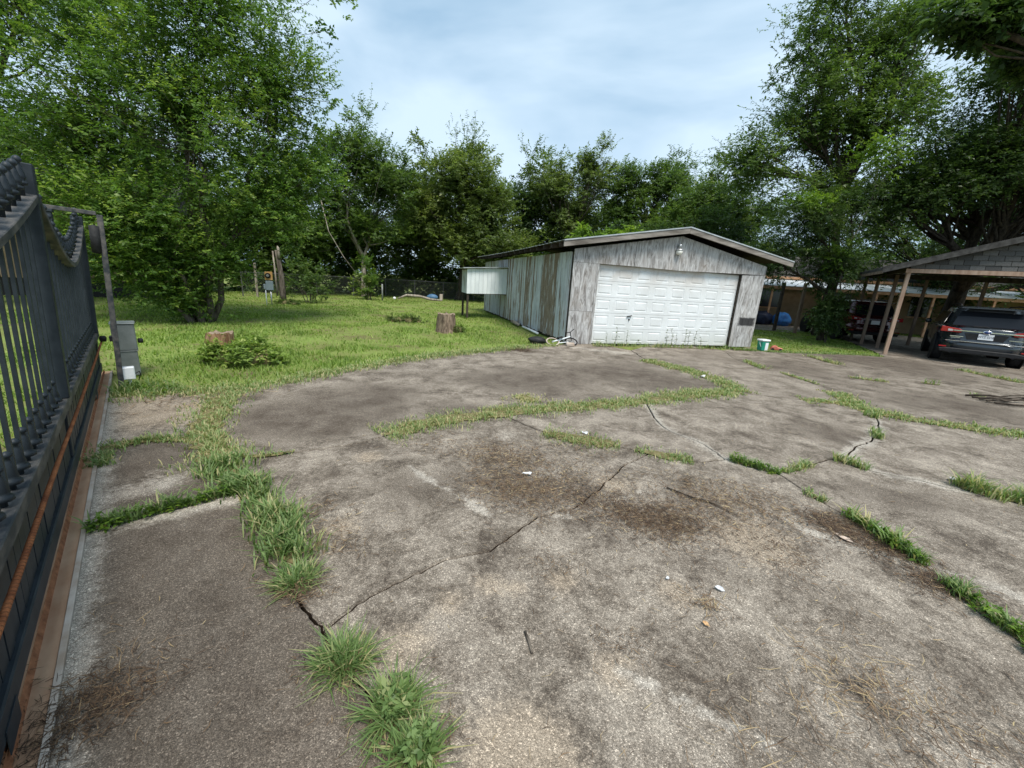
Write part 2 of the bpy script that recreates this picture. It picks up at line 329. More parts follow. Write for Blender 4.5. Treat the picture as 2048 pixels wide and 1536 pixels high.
for i, p in enumerate(SLABS):
    q = inset(p, .0075); z = rs.uniform(-.008, 0.0); n = len(q); q2 = inset([tuple(c) for c in q], .006)
    lo, hi = q2.min(0), q2.max(0); pts = []
    for y0 in np.arange(max(lo[1], -3), hi[1], 1.):          # interior points, denser near the camera
        for x0 in np.arange(lo[0], hi[0], 1.):
            st = float(np.clip(.03*math.hypot(x0+.5, y0+.5), .05, .5)); k = max(2, int(1/st))
            gx_, gy_ = np.meshgrid((np.arange(k)+.5)/k, (np.arange(k)+.5)/k)
            pts.append(np.stack([x0+gx_.ravel()+rng.uniform(-.2, .2, k*k)/k, y0+gy_.ravel()+rng.uniform(-.2, .2, k*k)/k], 1))
    pts = np.concatenate(pts); pts = pts[pip(pts[:, 0], pts[:, 1], q2)]
    allp = np.concatenate([q2, pts])
    cv, ce, cf, ov, oe, of = delaunay_2d_cdt([Vector(c) for c in allp], [(k, (k+1) % n) for k in range(n)], [], 1, 1e-5)
    cv = np.array([(c.x, c.y) for c in cv]); tz = z+.006*(vnoise(cv[:, 0], cv[:, 1], .9, 5)-.5)
    mb = MB(); mb.add(np.concatenate([cv, tz[:, None]], 1).tolist(), [tuple(f) for f in cf])
    mb.add([(x, y, -.17) for x, y in q]+[(x, y, z-.012) for x, y in q]+[(x, y, z-.001) for x, y in q2],
           [(k, (k+1) % n, n+(k+1) % n, n+k) for k in range(n)]+[(n+k, n+(k+1) % n, 2*n+(k+1) % n, 2*n+k) for k in range(n)])
    me = mb.mesh('slab'); V = np.array(mb.v); x, y = V[:, 0], V[:, 1]
    d = np.clip(blob(x, y, SPOT_DARK)*.6+.5*(vnoise(x, y, 1.3, 11)-.45)+.4*(vnoise(x, y, .35, 12)-.5), 0, 1)
    t = np.clip(blob(x, y, SPOT_TAN)*.9+.4*(vnoise(x, y, .5, 13)-.62), 0, 1)
    pl = np.clip(blob(x, y, SPOT_PALE)*.5+.6*(vnoise(x, y, .9, 14)-.62), 0, 1)
    for ln, wd in PALE_LINES: pl = np.maximum(pl, np.clip(1.1-dist_pl(x, y, ln)/wd, 0, .9))
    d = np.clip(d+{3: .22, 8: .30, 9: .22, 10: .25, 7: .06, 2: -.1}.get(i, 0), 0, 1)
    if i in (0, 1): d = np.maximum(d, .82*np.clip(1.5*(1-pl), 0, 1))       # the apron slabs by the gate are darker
    ca = me.attributes.new('stain', 'FLOAT_COLOR', 'POINT'); ca.data.foreach_set('color', np.stack([d, t, pl, np.ones(len(x))], 1).astype(np.float32).ravel())
    me.materials.append(M['concrete']); me.materials.append(M['soil'])                     # broken sides are caked with soil
    mi = np.zeros(len(me.polygons), dtype=np.int32); nf = len(cf); mi[nf:nf+n] = 1; me.polygons.foreach_set('material_index', mi)
    link('slab', me, None, driveway)

# ------------------------------------------------------------------ ground, one sheet
OUTER = chain(TS, PL['LAWN'], [FRT(-.2), FRT(6.3)], PL['RL'], [(12.6, 14.1), (15.3, 19.3), (20.5, 23.5), (27, 15), (27, 6), (16, 2.6), (12, -4), (3.2, -4.5), gpt(-4.3)])
GO, GE, GNN = np.array([1.62, 11.21]), np.array([.957, .289]), np.array([-.289, .957])
GARPOLY = [tuple(GO+GE*u+GNN*s) for u, s in ((-.2, 0), (6.3, 0), (6.3, 11), (-.2, 11))]
far = np.array([45, 60, 90, 150, 300, 700.])
gx = np.concatenate([-far[::-1], np.arange(-34, 34.1, .5), far]); gy = np.concatenate([-far[::-1]+20, np.arange(-10, 44.1, .5), far+8])
X, Y = np.meshgrid(gx, gy); xf, yf = X.ravel(), Y.ravel()
def lawn_z(x, y): return -.03+.05*(vnoise(x, y, 2.3, 1)-.6)*np.clip((np.hypot(x, y)-6)/6, 0, 1)+.025*(vnoise(x, y, .8, 2)-.7)
zf = np.where(pip(xf, yf, OUTER), -.15, np.minimum(lawn_z(xf, yf), -.012))
nx, ny = len(gx), len(gy); idx = np.arange(nx*ny).reshape(ny, nx)
F = np.stack([idx[:-1, :-1], idx[:-1, 1:], idx[1:, 1:], idx[1:, :-1]], -1).reshape(-1, 4)
mg = NB('lawn_soil'); v = mg.coord('World')
f1 = mg.noise(v, .9, 6, .65, .4); f2 = mg.noise(v, 14, 5, .7)
cg = mg.ramp(mg.math('ADD', mg.math('MULTIPLY', f1, .6), mg.math('MULTIPLY', f2, .4)), [(.36, (.13, .10, .06)), (.46, (.17, .19, .062)), (.62, (.20, .27, .07))])
mg.col(cg).rough(.95, .05).bump(f2, .6, .03); M['lawn_soil'] = mg.m
ground = npmesh('ground', np.stack([xf, yf, zf], 1), F, M['lawn_soil'], smooth=True); tag(ground, kind='structure')

# ------------------------------------------------------------------ garage
M['ply'] = None
def ply_mat(name, black=False):
    m = NB(name); v = m.coord('Object', (1, 1, .22), True); v2 = m.coord('Object', (1, 1, .5), True)
    w = m.noise(v, 9, 8, .7, 1.4); s = m.noise(v2, 2.2, 5, .6, .3); gr = m.noise(m.coord('Object', (1, 1, .06), True), 60, 4, .7)
    c = m.ramp(w, [(.32, (.13, .12, .115)), (.43, (.29, .28, .27)), (.54, (.46, .455, .45)), (.68, (.62, .62, .615))])
    c = m.mix(m.ramp(s, [(.5, 0.), (.8, .5)]), c, (.235, .175, .125))
    c = m.mix(m.ramp(gr, [(.55, 0.), (.75, .5)]), c, (.10, .085, .07))
    if black:
        g = m.n('ShaderNodeTexCoord').outputs['Object']; sp = m.n('ShaderNodeSeparateXYZ'); m.l(g, sp.inputs[0])
        dx = m.math('DIVIDE', m.math('ABSOLUTE', m.math('SUBTRACT', sp.outputs[0], 5.93)), .36)
        dz = m.math('DIVIDE', m.math('ABSOLUTE', m.math('SUBTRACT', sp.outputs[2], .80)), .15)
        d = m.math('MAXIMUM', dx, dz); d = m.math('ADD', d, m.math('MULTIPLY', m.math('SUBTRACT', m.noise(g, 14, 5, .7), .5), .55))
        c = m.mix(m.ramp(d, [(.72, .93), (1.0, 0.)]), c, (.022, .022, .024))
    m.col(c).rough(.9, .1).bump(m.math('ADD', w, gr), .4, .006); return m.m
M['ply'] = ply_mat('weathered_plywood'); M['ply_black'] = ply_mat('weathered_plywood_sprayed', True)
M['grey_wood'] = simple('grey_wood', (.13, .115, .10), (.33, .30, .27), 9, .9, .1, bump=.4, stretch=(.15, 1, 1))
M['dark_wood'] = simple('dark_wood', (.035, .03, .026), (.09, .075, .06), 9, .9, .1, bump=.3)
def plank_mat(name, lo):
    m = NB(name); v = m.coord('Object', (1, 1, .12), True); v2 = m.coord('Object', (1, .35, .35), True)
    p = m.math('ADD', m.math('MULTIPLY', m.noise(v, 7, 8, .7, .5), .65), m.math('MULTIPLY', m.noise(v2, 2.2, 4, .6), .35))
    wood = m.ramp(m.noise(m.coord('Object', (1, 1, .07), True), 40, 5, .7), [(.35, (.12, .088, .062)), (.55, (.28, .22, .165)), (.7, (.40, .35, .29))])
    paint = m.ramp(m.noise(v2, 5, 5, .6), [(.35, (.43, .46, .48)), (.7, (.60, .625, .64))])
    c = m.mix(m.ramp(p, [(lo, 0.), (lo+.05, 1.)]), wood, paint)
    m.col(c).rough(.85, .15).bump(p, .35, .006); return m.m
M['plank'] = plank_mat('blue_grey_plank', .43); M['plank_bare'] = plank_mat('peeled_plank', .52)
def door_mat():
    m = NB('white_door_paint'); v = m.coord('World')
    d = m.noise(v, 1.2, 6, .65, .4); f = m.noise(v, 22, 4)
    c = m.ramp(d, [(.35, (.66, .68, .68)), (.6, (.76, .79, .80))]); c = m.mix(m.ramp(f, [(.6, 0.), (.85, .35)]), c, (.5, .47, .42))
    sp = m.n('ShaderNodeSeparateXYZ'); m.l(v, sp.inputs[0])
    dirt = m.math('MULTIPLY', m.ramp(sp.outputs[2], [(1.55/3, 0.), (2.15/3, 1.)]), m.noise(v, 1.8, 5, .6))
    z3 = m.math('DIVIDE', sp.outputs[2], 3.)
    dirt = m.math('MULTIPLY', m.ramp(z3, [(.5, 0.), (.73, 1.)]), m.ramp(m.noise(v, 1.5, 5, .6, .5), [(.4, 0.), (.65, .75)]))
    c = m.mix(dirt, c, (.50, .42, .35))
    low = m.math('MULTIPLY', m.ramp(z3, [(.0, .8), (.16, 0.)]), m.noise(v, 3, 5, .6)); c = m.mix(low, c, (.42, .40, .36))
    m.col(c).rough(.5, .35); return m.m
M['door_white'] = door_mat()
M['roof_metal'] = simple('roof_metal', (.42, .44, .45), (.62, .64, .65), 3, .45, .5, .6, bump=.05)
M['black'] = simple('black_void', (.012, .012, .012)); M['galv'] = simple('galvanised', (.42, .43, .44), (.6, .61, .62), 20, .4, .5, .7, bump=.05)
M['glass_lamp'] = simple('lamp_glass', (.75, .74, .68), None, rough=.25, spec=.5)
gar = empty('garage', (*GO, 0), math.atan2(.289, .957))
tag(gar, 'weathered plywood garage with white panelled roll-up door and peeling blue-grey side wall', 'garage')
UL, UR, DL, DR, DH, RU, RZ, SL = -.2, 6.3, .57, 5.42, 2.2, 3.08, 3.12, 11.0
def eave(u): return (2.53+(RZ-2.53)*(u-UL)/(RU-UL)) if u < RU else (2.50+(RZ-2.50)*(UR-u)/(UR-RU))
ply = [('lower', [(UL, 0), (.5, 0), (.5, .91), (UL, .91)]), ('strip', [(.506, 0), (DL, 0), (DL, 2.195), (.506, 2.195)]), ('upper', [(UL, .916), (.5, .916), (.5, 2.195), (UL, 2.195)]),
       ('gl', [(UL, 2.2), (1.03, 2.2), (1.03, eave(1.03)), (UL, eave(UL))]), ('patch', [(1.04, 2.2), (1.63, 2.2), (1.63, eave(1.63)), (1.04, eave(1.04))]),
       ('gm', [(1.64, 2.2), (RU, 2.18), (RU, RZ), (1.64, eave(1.64))]), ('gr', [(RU+.006, 2.18), (UR, 2.25), (UR, eave(UR)), (RU+.006, RZ)])]
for i, (k, pts) in enumerate(ply):
    MB().prism(pts, 'y', -.02+.004*(k == 'patch'), .0).build('plywood_sheet', M['ply'], gar, bev=.003)
tag(MB().prism([(DR, 0), (UR, 0), (UR, 2.244), (DR, 2.195)], 'y', -.02, 0).build('plywood_sheet', M['ply_black'], gar, bev=.003), 'grey plywood pier with a black spray-painted patch')
fr = MB(); fr.box(DL-.04, DL-.002, .002, .14, 0, DH); fr.box(DR+.002, DR+.04, .002, .14, 0, DH); fr.box(DL, DR, .002, .14, DH+.003, DH+.05)
fr.build('door_frame', M['dark_wood'], gar)
# inner shell: floor to rafters so that the interior is dark and closed
sh = MB(); sh.box(UL+.03, DL-.05, .01, .1, 0, 2.15); sh.box(DR+.05, UR-.03, .01, .1, 0, 2.15)
sh.box(UR-.05, UR-.002, .1, SL, 0, 2.48); sh.box(UL, UR, SL-.05, SL, 0, 2.48); sh.build('inner_wall', M['dark_wood'], gar)
# door: five sections of eight raised panels
secz = np.linspace(.01, DH, 6); pw = (DR-DL)/8
pan = MB(); a, b = .085, .055; h = secz[1]-secz[0]
x0, x1, z0, z1 = a, pw-a, b+.02, h-b-.02
ring = lambda e, y: [(x0+e, y, z0+e), (x1-e, y, z0+e), (x1-e, y, z1-e), (x0+e, y, z1-e)]
vs = ring(0, 0)+ring(.010, .007)+ring(.028, .007)+ring(.05, -.003)
fs = [(4*k+i, 4*k+(i+1) % 4, 4*k+4+(i+1) % 4, 4*k+4+i) for k in range(3) for i in range(4)]+[(12, 13, 14, 15)]
panme = pan.add(vs, fs).mesh('raised_panel'); panme.materials.append(M['door_white'])
for r in range(5):
    yb = .10+.002*(r % 2); mb = MB(); z0s, z1s = secz[r]+.003, secz[r+1]-.003
    zz0, zz1 = secz[r]+b+.02, secz[r]+h-b-.02
    # face built round the panel openings
    xs = [DL+.004]; 
    for k in range(8): xs += [DL+k*pw+a, DL+(k+1)*pw-a]
    xs.append(DR-.004)
    for k in range(len(xs)-1):
        if k % 2 == 0: mb.box(xs[k], xs[k+1], yb, yb+.03, z0s, z1s)
        else: mb.box(xs[k], xs[k+1], yb, yb+.03, z0s, zz0); mb.box(xs[k], xs[k+1], yb, yb+.03, zz1, z1s)
    mb.box(DL+.01, DR-.01, yb+.034, yb+.045, z0s, z1s)
    s = mb.build('door_section', M['door_white'], gar)
    for k in range(8):
        p = link('raised_panel', panme, None, s); p.location = (DL+k*pw, yb+.001, secz[r])
xh = DL+pw*1.97
MB().prism([(xh-.08, .80), (xh+.075, .828), (xh+.07, .85), (xh-.085, .822)], 'y', .058, .095).build('door_handle', M['black'], gar, bev=.006)
MB().lathe([(.022, 0), (.022, -.03), (.012, -.035)], 10, (xh, .10, .72), 'y').build('door_lock', M['black'], gar)
# side wall of vertical planks
side = MB().box(UL+.03, UL+.06, .12, SL-.06, .0, 2.46).build('side_wall', M['dark_wood'], gar)
y = .16; k = 0; rs = random.Random(9)
while y < SL-.03:
    w = rs.choice([.11, .13, .15, .15, .17]); ye = min(y+w, SL)
    bare = (.8 < y < 2.35) or (3.35 < y < 3.75) or (4.4 < y < 4.55) or rs.random() < .07
    if .35 < y < .8: bare = False
    o = MB().box(UL-.002-rs.uniform(0, .012), UL+.028, y+.004, ye-.002-(.01 if rs.random() < .25 else 0), rs.uniform(.02, .08), 2.47).build('plank', M['plank_bare' if bare else 'plank'], side)
    y = ye; k += 1
MB().box(UL+.012, UL+.05, .03, .13, 0, 2.45).build('corner_post', M['dark_wood'], gar)
MB().box(UL-.005, UL+.02, .132, .158, .05, 2.46).build('corner_batten', M['plank'], gar)
# roof
OV, OF = .43, .30
def slope(u): return (3.30+(2.66-3.30)*(RU-u)/(RU+.63)) if u < RU else (3.30+(2.66-3.30)*(u-RU)/(7.01-RU))
u0, u1 = -.63, 7.01
roof = empty('roof'); roof.parent = gar
for a_, b_, nm in ((u0, RU, 1), (RU, u1, 2)):
    n = 60; pts_t = []
    for i in range(n+1):
        t = i/n; u = a_+(b_-a_)*t; pts_t.append((u, slope(u)))
    ys = np.linspace(-OF, SL+.2, 75); mb = MB(); vs = []; sgn = 1
    for j, yy in enumerate(ys):
        z = .012*(j % 2); sag = -.05*math.sin(math.pi*max(0, yy)/SL)
        vs += [(a_, yy, slope(a_)+.035+z+sag*.6), (b_, yy, slope(b_)+.035+z+sag)]
    fs = [(2*j, 2*j+1, 2*j+3, 2*j+2) for j in range(len(ys)-1)]
    o = mb.add(vs, fs).build('roof_sheet', M['roof_metal'], roof); sm = o.modifiers.new('thick', 'SOLIDIFY'); sm.thickness = .012
for a_, b_ in ((u0, RU-.002), (RU+.002, u1)):
    MB().prism([(a_, slope(a_)-.125), (b_, slope(b_)-.125), (b_, slope(b_)+.02), (a_, slope(a_)+.02)], 'y', -OF+.01, -OF+.05).build('fascia_board', M['grey_wood'], roof, bev=.004)
    MB().prism([(a_, slope(a_)+.018), (b_, slope(b_)+.018), (b_, slope(b_)+.05), (a_, slope(a_)+.05)], 'y', -OF-.006, -OF+.006).build('drip_edge', M['roof_metal'], roof)
for i, yy in enumerate(np.arange(.05, SL, .61)):
    MB().prism([(u0+.02, slope(u0)-.11), (.35, slope(.35)-.13), (.35, slope(.35)+.01), (u0+.02, slope(u0)+.01)], 'y', yy, yy+.045).build('rafter_tail', M['dark_wood'], roof)
for i, yy in enumerate((1.2, 4.0, 7.0, 9.8)):
    MB().prism([(5.9, slope(5.9)-.13), (u1-.02, slope(u1)-.11), (u1-.02, slope(u1)+.01), (5.9, slope(5.9)+.01)], 'y', yy, yy+.045).build('rafter_tail', M['dark_wood'], roof)
dk = MB(); dk.prism([(u0+.03, slope(u0)+.006), (RU, slope(RU)+.006), (RU, slope(RU)+.02), (u0+.03, slope(u0)+.02)], 'y', -OF+.06, SL+.1)
dk.prism([(RU, slope(RU)+.006), (u1-.03, slope(u1)+.006), (u1-.03, slope(u1)+.02), (RU, slope(RU)+.02)], 'y', -OF+.06, SL+.1); dk.build('roof_deck', M['dark_wood'], roof)
# lamp over the door
lp = empty('wall_lamp', (2.98, -.09, 2.62)); lp.parent = gar
MB().lathe([(.045, .17), (.045, .27), (.03, .275)], 14).build('lamp_cap', M['galv'], lp, True)
MB().lathe([(.03, .16), (.085, .14), (.10, .12), (.10, .11)], 16).build('lamp_collar', M['galv'], lp, True)
MB().lathe([(.085, .11), (.09, .05), (.075, .0), (.04, -.01)], 16).build('lamp_globe', M['glass_lamp'], lp, True)
MB().tube([(0, .08, .22), (0, .03, .24), (0, 0, .24)], .015, 8).build('lamp_arm', M['galv'], lp, True)
# --- lean-to on the garage's left wall: hanging white panel on two posts
M['white_siding'] = simple('white_siding', (.62, .67, .69), (.80, .84, .85), 2.5, .6, .3, bump=.08, stretch=(1, 1, .4))
lt = empty('lean_to', (*(GO+GE*UL+GNN*6.55), 0), math.atan2(.289, .957))
tag(lt, 'lean-to with hanging white siding panel on two thin posts beside the garage', 'lean-to')
w = 1.72; k = 0; x = -w
while x < -.02:
    xe = min(x+.17, -.015); zt = lambda q: 1.98+.10*(q+w)/w
    MB().prism([(x+.003, .99+.05*(x+w)/w), (xe-.003, .99+.05*(xe+w)/w), (xe-.003, zt(xe)), (x+.003, zt(x))], 'y', .0, .018).build('siding_board', M['white_siding'], lt, bev=.003); x = xe
MB().box(-w-.0, -w+.02, .02, 1.3, 1.0, 1.95).build('end_panel', M['plank'], lt)
MB().box(-w+.02, -w+.10, .03, .11, 0, 1.95).build('post', M['dark_wood'], lt); MB().box(-w+.02, -w+.10, 1.22, 1.30, 0, 1.95).build('post', M['dark_wood'], lt)
MB().prism([(-w-.18, 1.99), (-.01, 2.13), (-.01, 2.16), (-w-.18, 2.02)], 'y', -.12, 1.6).build('roof_sheet', M['roof_metal'], lt)
MB().box(-w+.02, -.02, .024, .07, 1.0, 1.06).build('beam', M['dark_wood'], lt)

# ------------------------------------------------------------------ sliding gate with its guide frame, track, rod and operator
def gate_mat():
    m = NB('gate_paint'); v = m.coord('Object'); f = m.noise(v, 9, 6, .65); g = m.noise(v, 50, 4, .7)
    c = m.ramp(f, [(.35, (.013, .019, .025)), (.65, (.027, .035, .043))]); c = m.mix(m.ramp(g, [(.68, 0.), (.8, .7)]), c, (.13, .085, .06))
    m.col(c).rough(.5, .3).bump(g, .15, .003); return m.m
M['gate'] = gate_mat()
M['gate_worn'] = simple('gate_worn', (.028, .034, .04), (.15, .135, .12), 14, .6, .3, bump=.3, lo=.38, hi=.72, stretch=(.4, 1, 1))
M['rust'] = simple('rust', (.16, .062, .03), (.34, .15, .075), 20, .85, .2, bump=.4)
M['rust_pale'] = simple('rust_pale', (.33, .18, .105), (.48, .32, .21), 5, .9, .15, bump=.3, stretch=(.5, 1, 1))
M['cream_steel'] = simple('cream_steel', (.36, .28, .215), (.52, .46, .40), 6, .8, .2, bump=.2)
M['operator_grey'] = simple('operator_grey', (.17, .185, .175), (.24, .255, .245), 8, .5, .4, bump=.05)
M['pvc_white'] = simple('pvc_white', (.72, .74, .76), (.82, .84, .85), 6, .5, .4, bump=.02)
M['black_rubber'] = simple('black_rubber', (.012, .012, .013), (.03, .03, .03), 20, .7, .3)
GA = math.atan2(GD[1], GD[0])
gate = empty('sliding_gate', (*gpt(0, .072), 0), GA, rx=.040)
tag(gate, 'dark steel sliding gate with spear pickets and scalloped top rail', 'gate')
S0, S1, SP = -2.55, 4.62, .98                               # start, end, middle post along the gate
MB().box(S0, S1, .0, .075, .085, .185).build('bottom_beam', M['gate'], gate, bev=.006)
MB().box(S0, S1, -.012, .088, .545, .62).build('middle_beam', M['gate_worn'], gate, bev=.006)
for s_, t_ in ((S0+.05, 2.10), (SP, 2.12), (S1-.28, 2.04)):
    MB().box(s_, s_+.09, -.020, .082, .622, t_).build('post', M['gate'], gate, bev=.005)
    MB().box(s_, s_+.10, .006, .07, .187, .543).build('lower_post', M['gate'], gate, bev=.005)
MB().box(S1-.10, S1, .01, .07, .187, 1.97).build('end_post', M['gate'], gate, bev=.005)
bays = [(S0+.15, SP), (SP+.10, S1-.28)]
def rz(s_, b): u = (s_-b[0])/(b[1]-b[0]); return 1.50+.42*abs(2*u-1)**1.7 if b[0] > 0 else 1.56+.36*abs(2*u-1)**1.25
for b in bays:
    ss = np.linspace(b[0], b[1], 41); vs = []; fs = []
    for i, q in enumerate(ss):
        z = rz(q, b); dz = (rz(min(q+.01, b[1]), b)-rz(max(q-.01, b[0]), b))/.02; nx_, nz_ = -dz/math.hypot(1, dz), 1/math.hypot(1, dz); h = .022
        nx_ *= (0 if i in (0, 40) else 1)
        vs += [(q+nx_*h, -.022, z+nz_*h), (q+nx_*h, .075, z+nz_*h), (q-nx_*h, .075, z-nz_*h), (q-nx_*h, -.022, z-nz_*h)]
    for i in range(40): fs += [(4*i+k, 4*i+(k+1) % 4, 4*i+4+(k+1) % 4, 4*i+4+k) for k in range(4)]
    fs += [(3, 2, 1, 0), tuple(160+k for k in range(4))]
    MB().add(vs, fs).build('top_rail', M['gate_worn'], gate, bev=.004)
fin = MB().lathe([(.012, 0), (.013, .06), (.030, .066), (.030, .082), (.017, .088), (.026, .10), (.027, .115), (.014, .17), (.010, .185), (.020, .195), (.021, .208), (.012, .222), (.003, .226)], 8).mesh('finial', True); fin.materials.append(M['gate'])
foot = MB().lathe([(.012, 0), (.012, .022), (.034, .026), (.034, .044), (.022, .05), (.026, .062), (.013, .125), (.009, .14), (.018, .147), (.019, .158), (.004, .17)], 8).mesh('foot_finial', True); foot.materials.append(M['gate'])
slat = MB().box(0, .094, .018, .05, .187, .543).mesh('slat'); slat.materials.append(M['gate'])
for b in bays:
    n = int((b[1]-b[0])/.168); st = (b[1]-b[0])/n
    for i in range(n):
        q = b[0]+st*(i+.5); z = rz(q, b)-.02
        p = MB().box(q-.012, q+.012, .024, .039, .622, z).build('picket', M['gate'], gate)
        f = link('finial', fin, None, gate); f.location = (q, .03, z+.04)
        if i < n-1:
            f = link('foot_finial', foot, None, gate); f.location = (q+st/2, .03, .622)
    n = int((b[1]-b[0])/.10); st = (b[1]-b[0])/n
    for i in range(n):
        f = link('slat', slat, None, gate); f.location = (b[0]+st*i+.002, rs.uniform(-.002, .002), 0)
for s_ in (-1.25, 3.3):
    MB().lathe([(.03, -.02), (.052, -.02), (.045, 0), (.052, .02), (.03, .02)], 14, (s_, .037, .045), 'y').build('wheel', M['rust'], gate)
    MB().box(s_-.08, s_+.08, -.004, -.001, .03, .12).build('wheel_plate', M['gate'], gate)
trk = empty('gate_track', (*gpt(0, 0), 0), GA); tag(trk, 'rusty steel ground track under the dark sliding gate', 'track')
MB().box(S0-2.2, 4.9, .012, .115, -.03, .004).build('base_plate', M['rust_pale'], trk)
MB().box(S0-2.2, 4.9, -.012, .010, -.03, .010).build('edge_angle', M['cream_steel'], trk, bev=.002)
MB().prism([(.066, .004), (.090, .004), (.078, .034)], 'x', S0-2.2, 4.9).build('vee_rail', M['rust'], trk)
rod = MB(); pth = [(S0+q*.1, -.02+.001*math.sin(q*.3), .475+.006*math.sin(q*.09)) for q in range(72)]
rod.tube(pth, .0115, 8)
m = NB('rebar_rust'); wv = m.n('ShaderNodeTexWave'); wv.inputs['Scale'].default_value = 14; m.l(m.coord('Object'), wv.inputs['Vector'])
m.col(m.ramp(m.noise(m.coord('Object'), 12, 5), [(.3, (.15, .05, .022)), (.7, (.33, .125, .05))])).rough(.85, .2).bump(wv.outputs['Fac'], 1., .006)
ro = rod.build('rebar_rod', m.m, None, True); ro.location = (*gpt(0, .045), 0); ro.rotation_euler = (-.0, 0, GA)
tag(ro, 'long rusty orange reinforcing rod running along the gate', 'rod')
gf = empty('gate_guide_frame', (*gpt(3.96, 0), 0), GA, rx=.04); tag(gf, 'grey steel guide frame straddling the far end of the gate', 'frame')
MB().box(-.027, .027, -.142, -.088, -.05, 2.06).build('upright', M['gate_worn'], gf, bev=.004)
MB().box(-.06, .06, .26, .38, -.05, 2.02).build('upright', M['gate'], gf, bev=.004)
MB().box(-.07, .07, .25, .39, 2.021, 2.05).build('post_cap', M['gate'], gf, bev=.004)
MB().box(-.025, .025, -.087, .34, 2.02+.031, 2.02+.075).build('cross_bar', M['gate_worn'], gf, bev=.004)
MB().lathe([(.01, 1.62), (.045, 1.63), (.045, 1.93), (.01, 1.94)], 14, (-.02, -.055, 0)).build('guide_roller', M['black_rubber'], gf, True)
op = empty('gate_operator', (*gpt(4.72, -.20), 0), GA); tag(op, 'grey metal gate operator cabinet behind the guide post', 'cabinet')
MB().box(-.15, .15, -.12, .12, .34, .70).build('upper_case', M['operator_grey'], op, bev=.012)
MB().box(-.14, .14, -.11, .11, -.02, .325).build('lower_case', M['operator_grey'], op, bev=.006)
MB().box(-.152, .152, -.122, .122, .328, .338).build('seam_band', M['galv'], op)
MB().box(-.16, .16, -.13, .13, .702, .72).build('lid', M['operator_grey'], op, bev=.008)
MB().lathe([(.02, 0), (.035, .01), (.035, .05), (.02, .06)], 12, (-.05, -.19, .46), 'y').build('knob', M['black_rubber'], op, True)
MB().lathe([(.02, 0), (.04, .01), (.04, .06), (.02, .07)], 12, (-.17, .17, .52), 'y').build('chain_wheel', M['black_rubber'], op, True)
MB().box(-.30, -.155, .10, .14, .50, .56).build('chain_bracket', M['black_rubber'], op, bev=.004)
jb = empty('junction_box', (*gpt(4.02, -.20), 0), GA); tag(jb, 'small white plastic junction box on a stub beside the guide post', 'junction box')
MB().box(-.05, .05, -.06, .06, .06, .22).build('case', M['pvc_white'], jb, bev=.008); MB().tube([(0, 0, -.03), (0, 0, .058)], .017, 10).build('conduit_stub', M['pvc_white'], jb, True)
MB().tube([(.03, -.062, .12), (.1, -.1, .13), (.2, -.11, .08), (.24, -.08, -.02)], .006, 6).build('cable', M['black_rubber'], jb, True)

# ------------------------------------------------------------------ carport
CA = R(-29); CO = np.array([12.38, 13.41])
def cpt(u, v): x, y = rotz2(u, v, CA); return (CO[0]+x, CO[1]+y)
M['post_wood'] = simple('post_wood', (.30, .19, .135), (.47, .34, .26), 7, .85, .15, bump=.25, stretch=(1, 1, .2))
M['old_post'] = simple('old_post', (.15, .105, .078), (.28, .21, .165), 7, .9, .1, bump=.3, stretch=(1, 1, .2))
def shingle_mat():
    m = NB('shingle'); oi = m.n('ShaderNodeObjectInfo'); f = m.noise(m.coord('Object', (1, 1, 1), True), 40, 4, .7)
    c = m.mix(oi.outputs['Random'], (.068, .066, .065), (.13, .125, .12)); c = m.mix(.6, c, m.mix(1., c, m.ramp(f, [(.3, .6), (.7, 1.4)]), 'MULTIPLY')); m.col(c).rough(.95, .1); return m.m
M['shingle'] = shingle_mat()
M['roof_shingle'] = simple('roof_shingle', (.045, .042, .04), (.10, .095, .09), 6, .95, .1, bump=.5)
cp = empty('carport', (*CO, 0), CA); tag(cp, 'open timber carport with grey shingled gable and square posts', 'carport')
CW, CD, CH = 7.0, 5.3, 2.66
for u, v, mt in ((0, 0, 'post_wood'), (.25, 2.15, 'old_post'), (0, 3.3, 'old_post'), (0, CD-.1, 'old_post'), (CW, 0, 'post_wood'), (CW, 2.6, 'old_post'), (CW, CD-.1, 'old_post'), (3.6, CD-.1, 'old_post'), (1.9, CD-.1, 'old_post'), (5.2, CD-.1, 'old_post')):
    MB().box(u-.05, u+.05, v-.05, v+.05, -.04, CH).build('post', M[mt], cp, bev=.006)
MB().box(-.10, CW+.1, -.115, -.085, CH-.04, CH+.085).build('front_fascia', M['post_wood'], cp, bev=.004)
MB().box(-.08, CW+.08, -.045, .06, CH+.001, CH+.20).build('front_beam', M['dark_wood'], cp)
MB().box(-.08, CW+.08, CD-.16, CD-.04, CH+.001, CH+.20).build('rear_beam', M['dark_wood'], cp)
for u in (0, CW): MB().box(u-.06, u+.06, .07, CD-.17, CH+.001, CH+.20).build('side_beam', M['dark_wood'], cp)
ax, az, sl_ = CW/2, CH+.23+.335*CW/2, .335
gb = MB().prism([(-.05, CH+.21), (CW+.05, CH+.21), (ax, az)], 'y', -.045, .02).build('gable_wall', M['dark_wood'], cp)
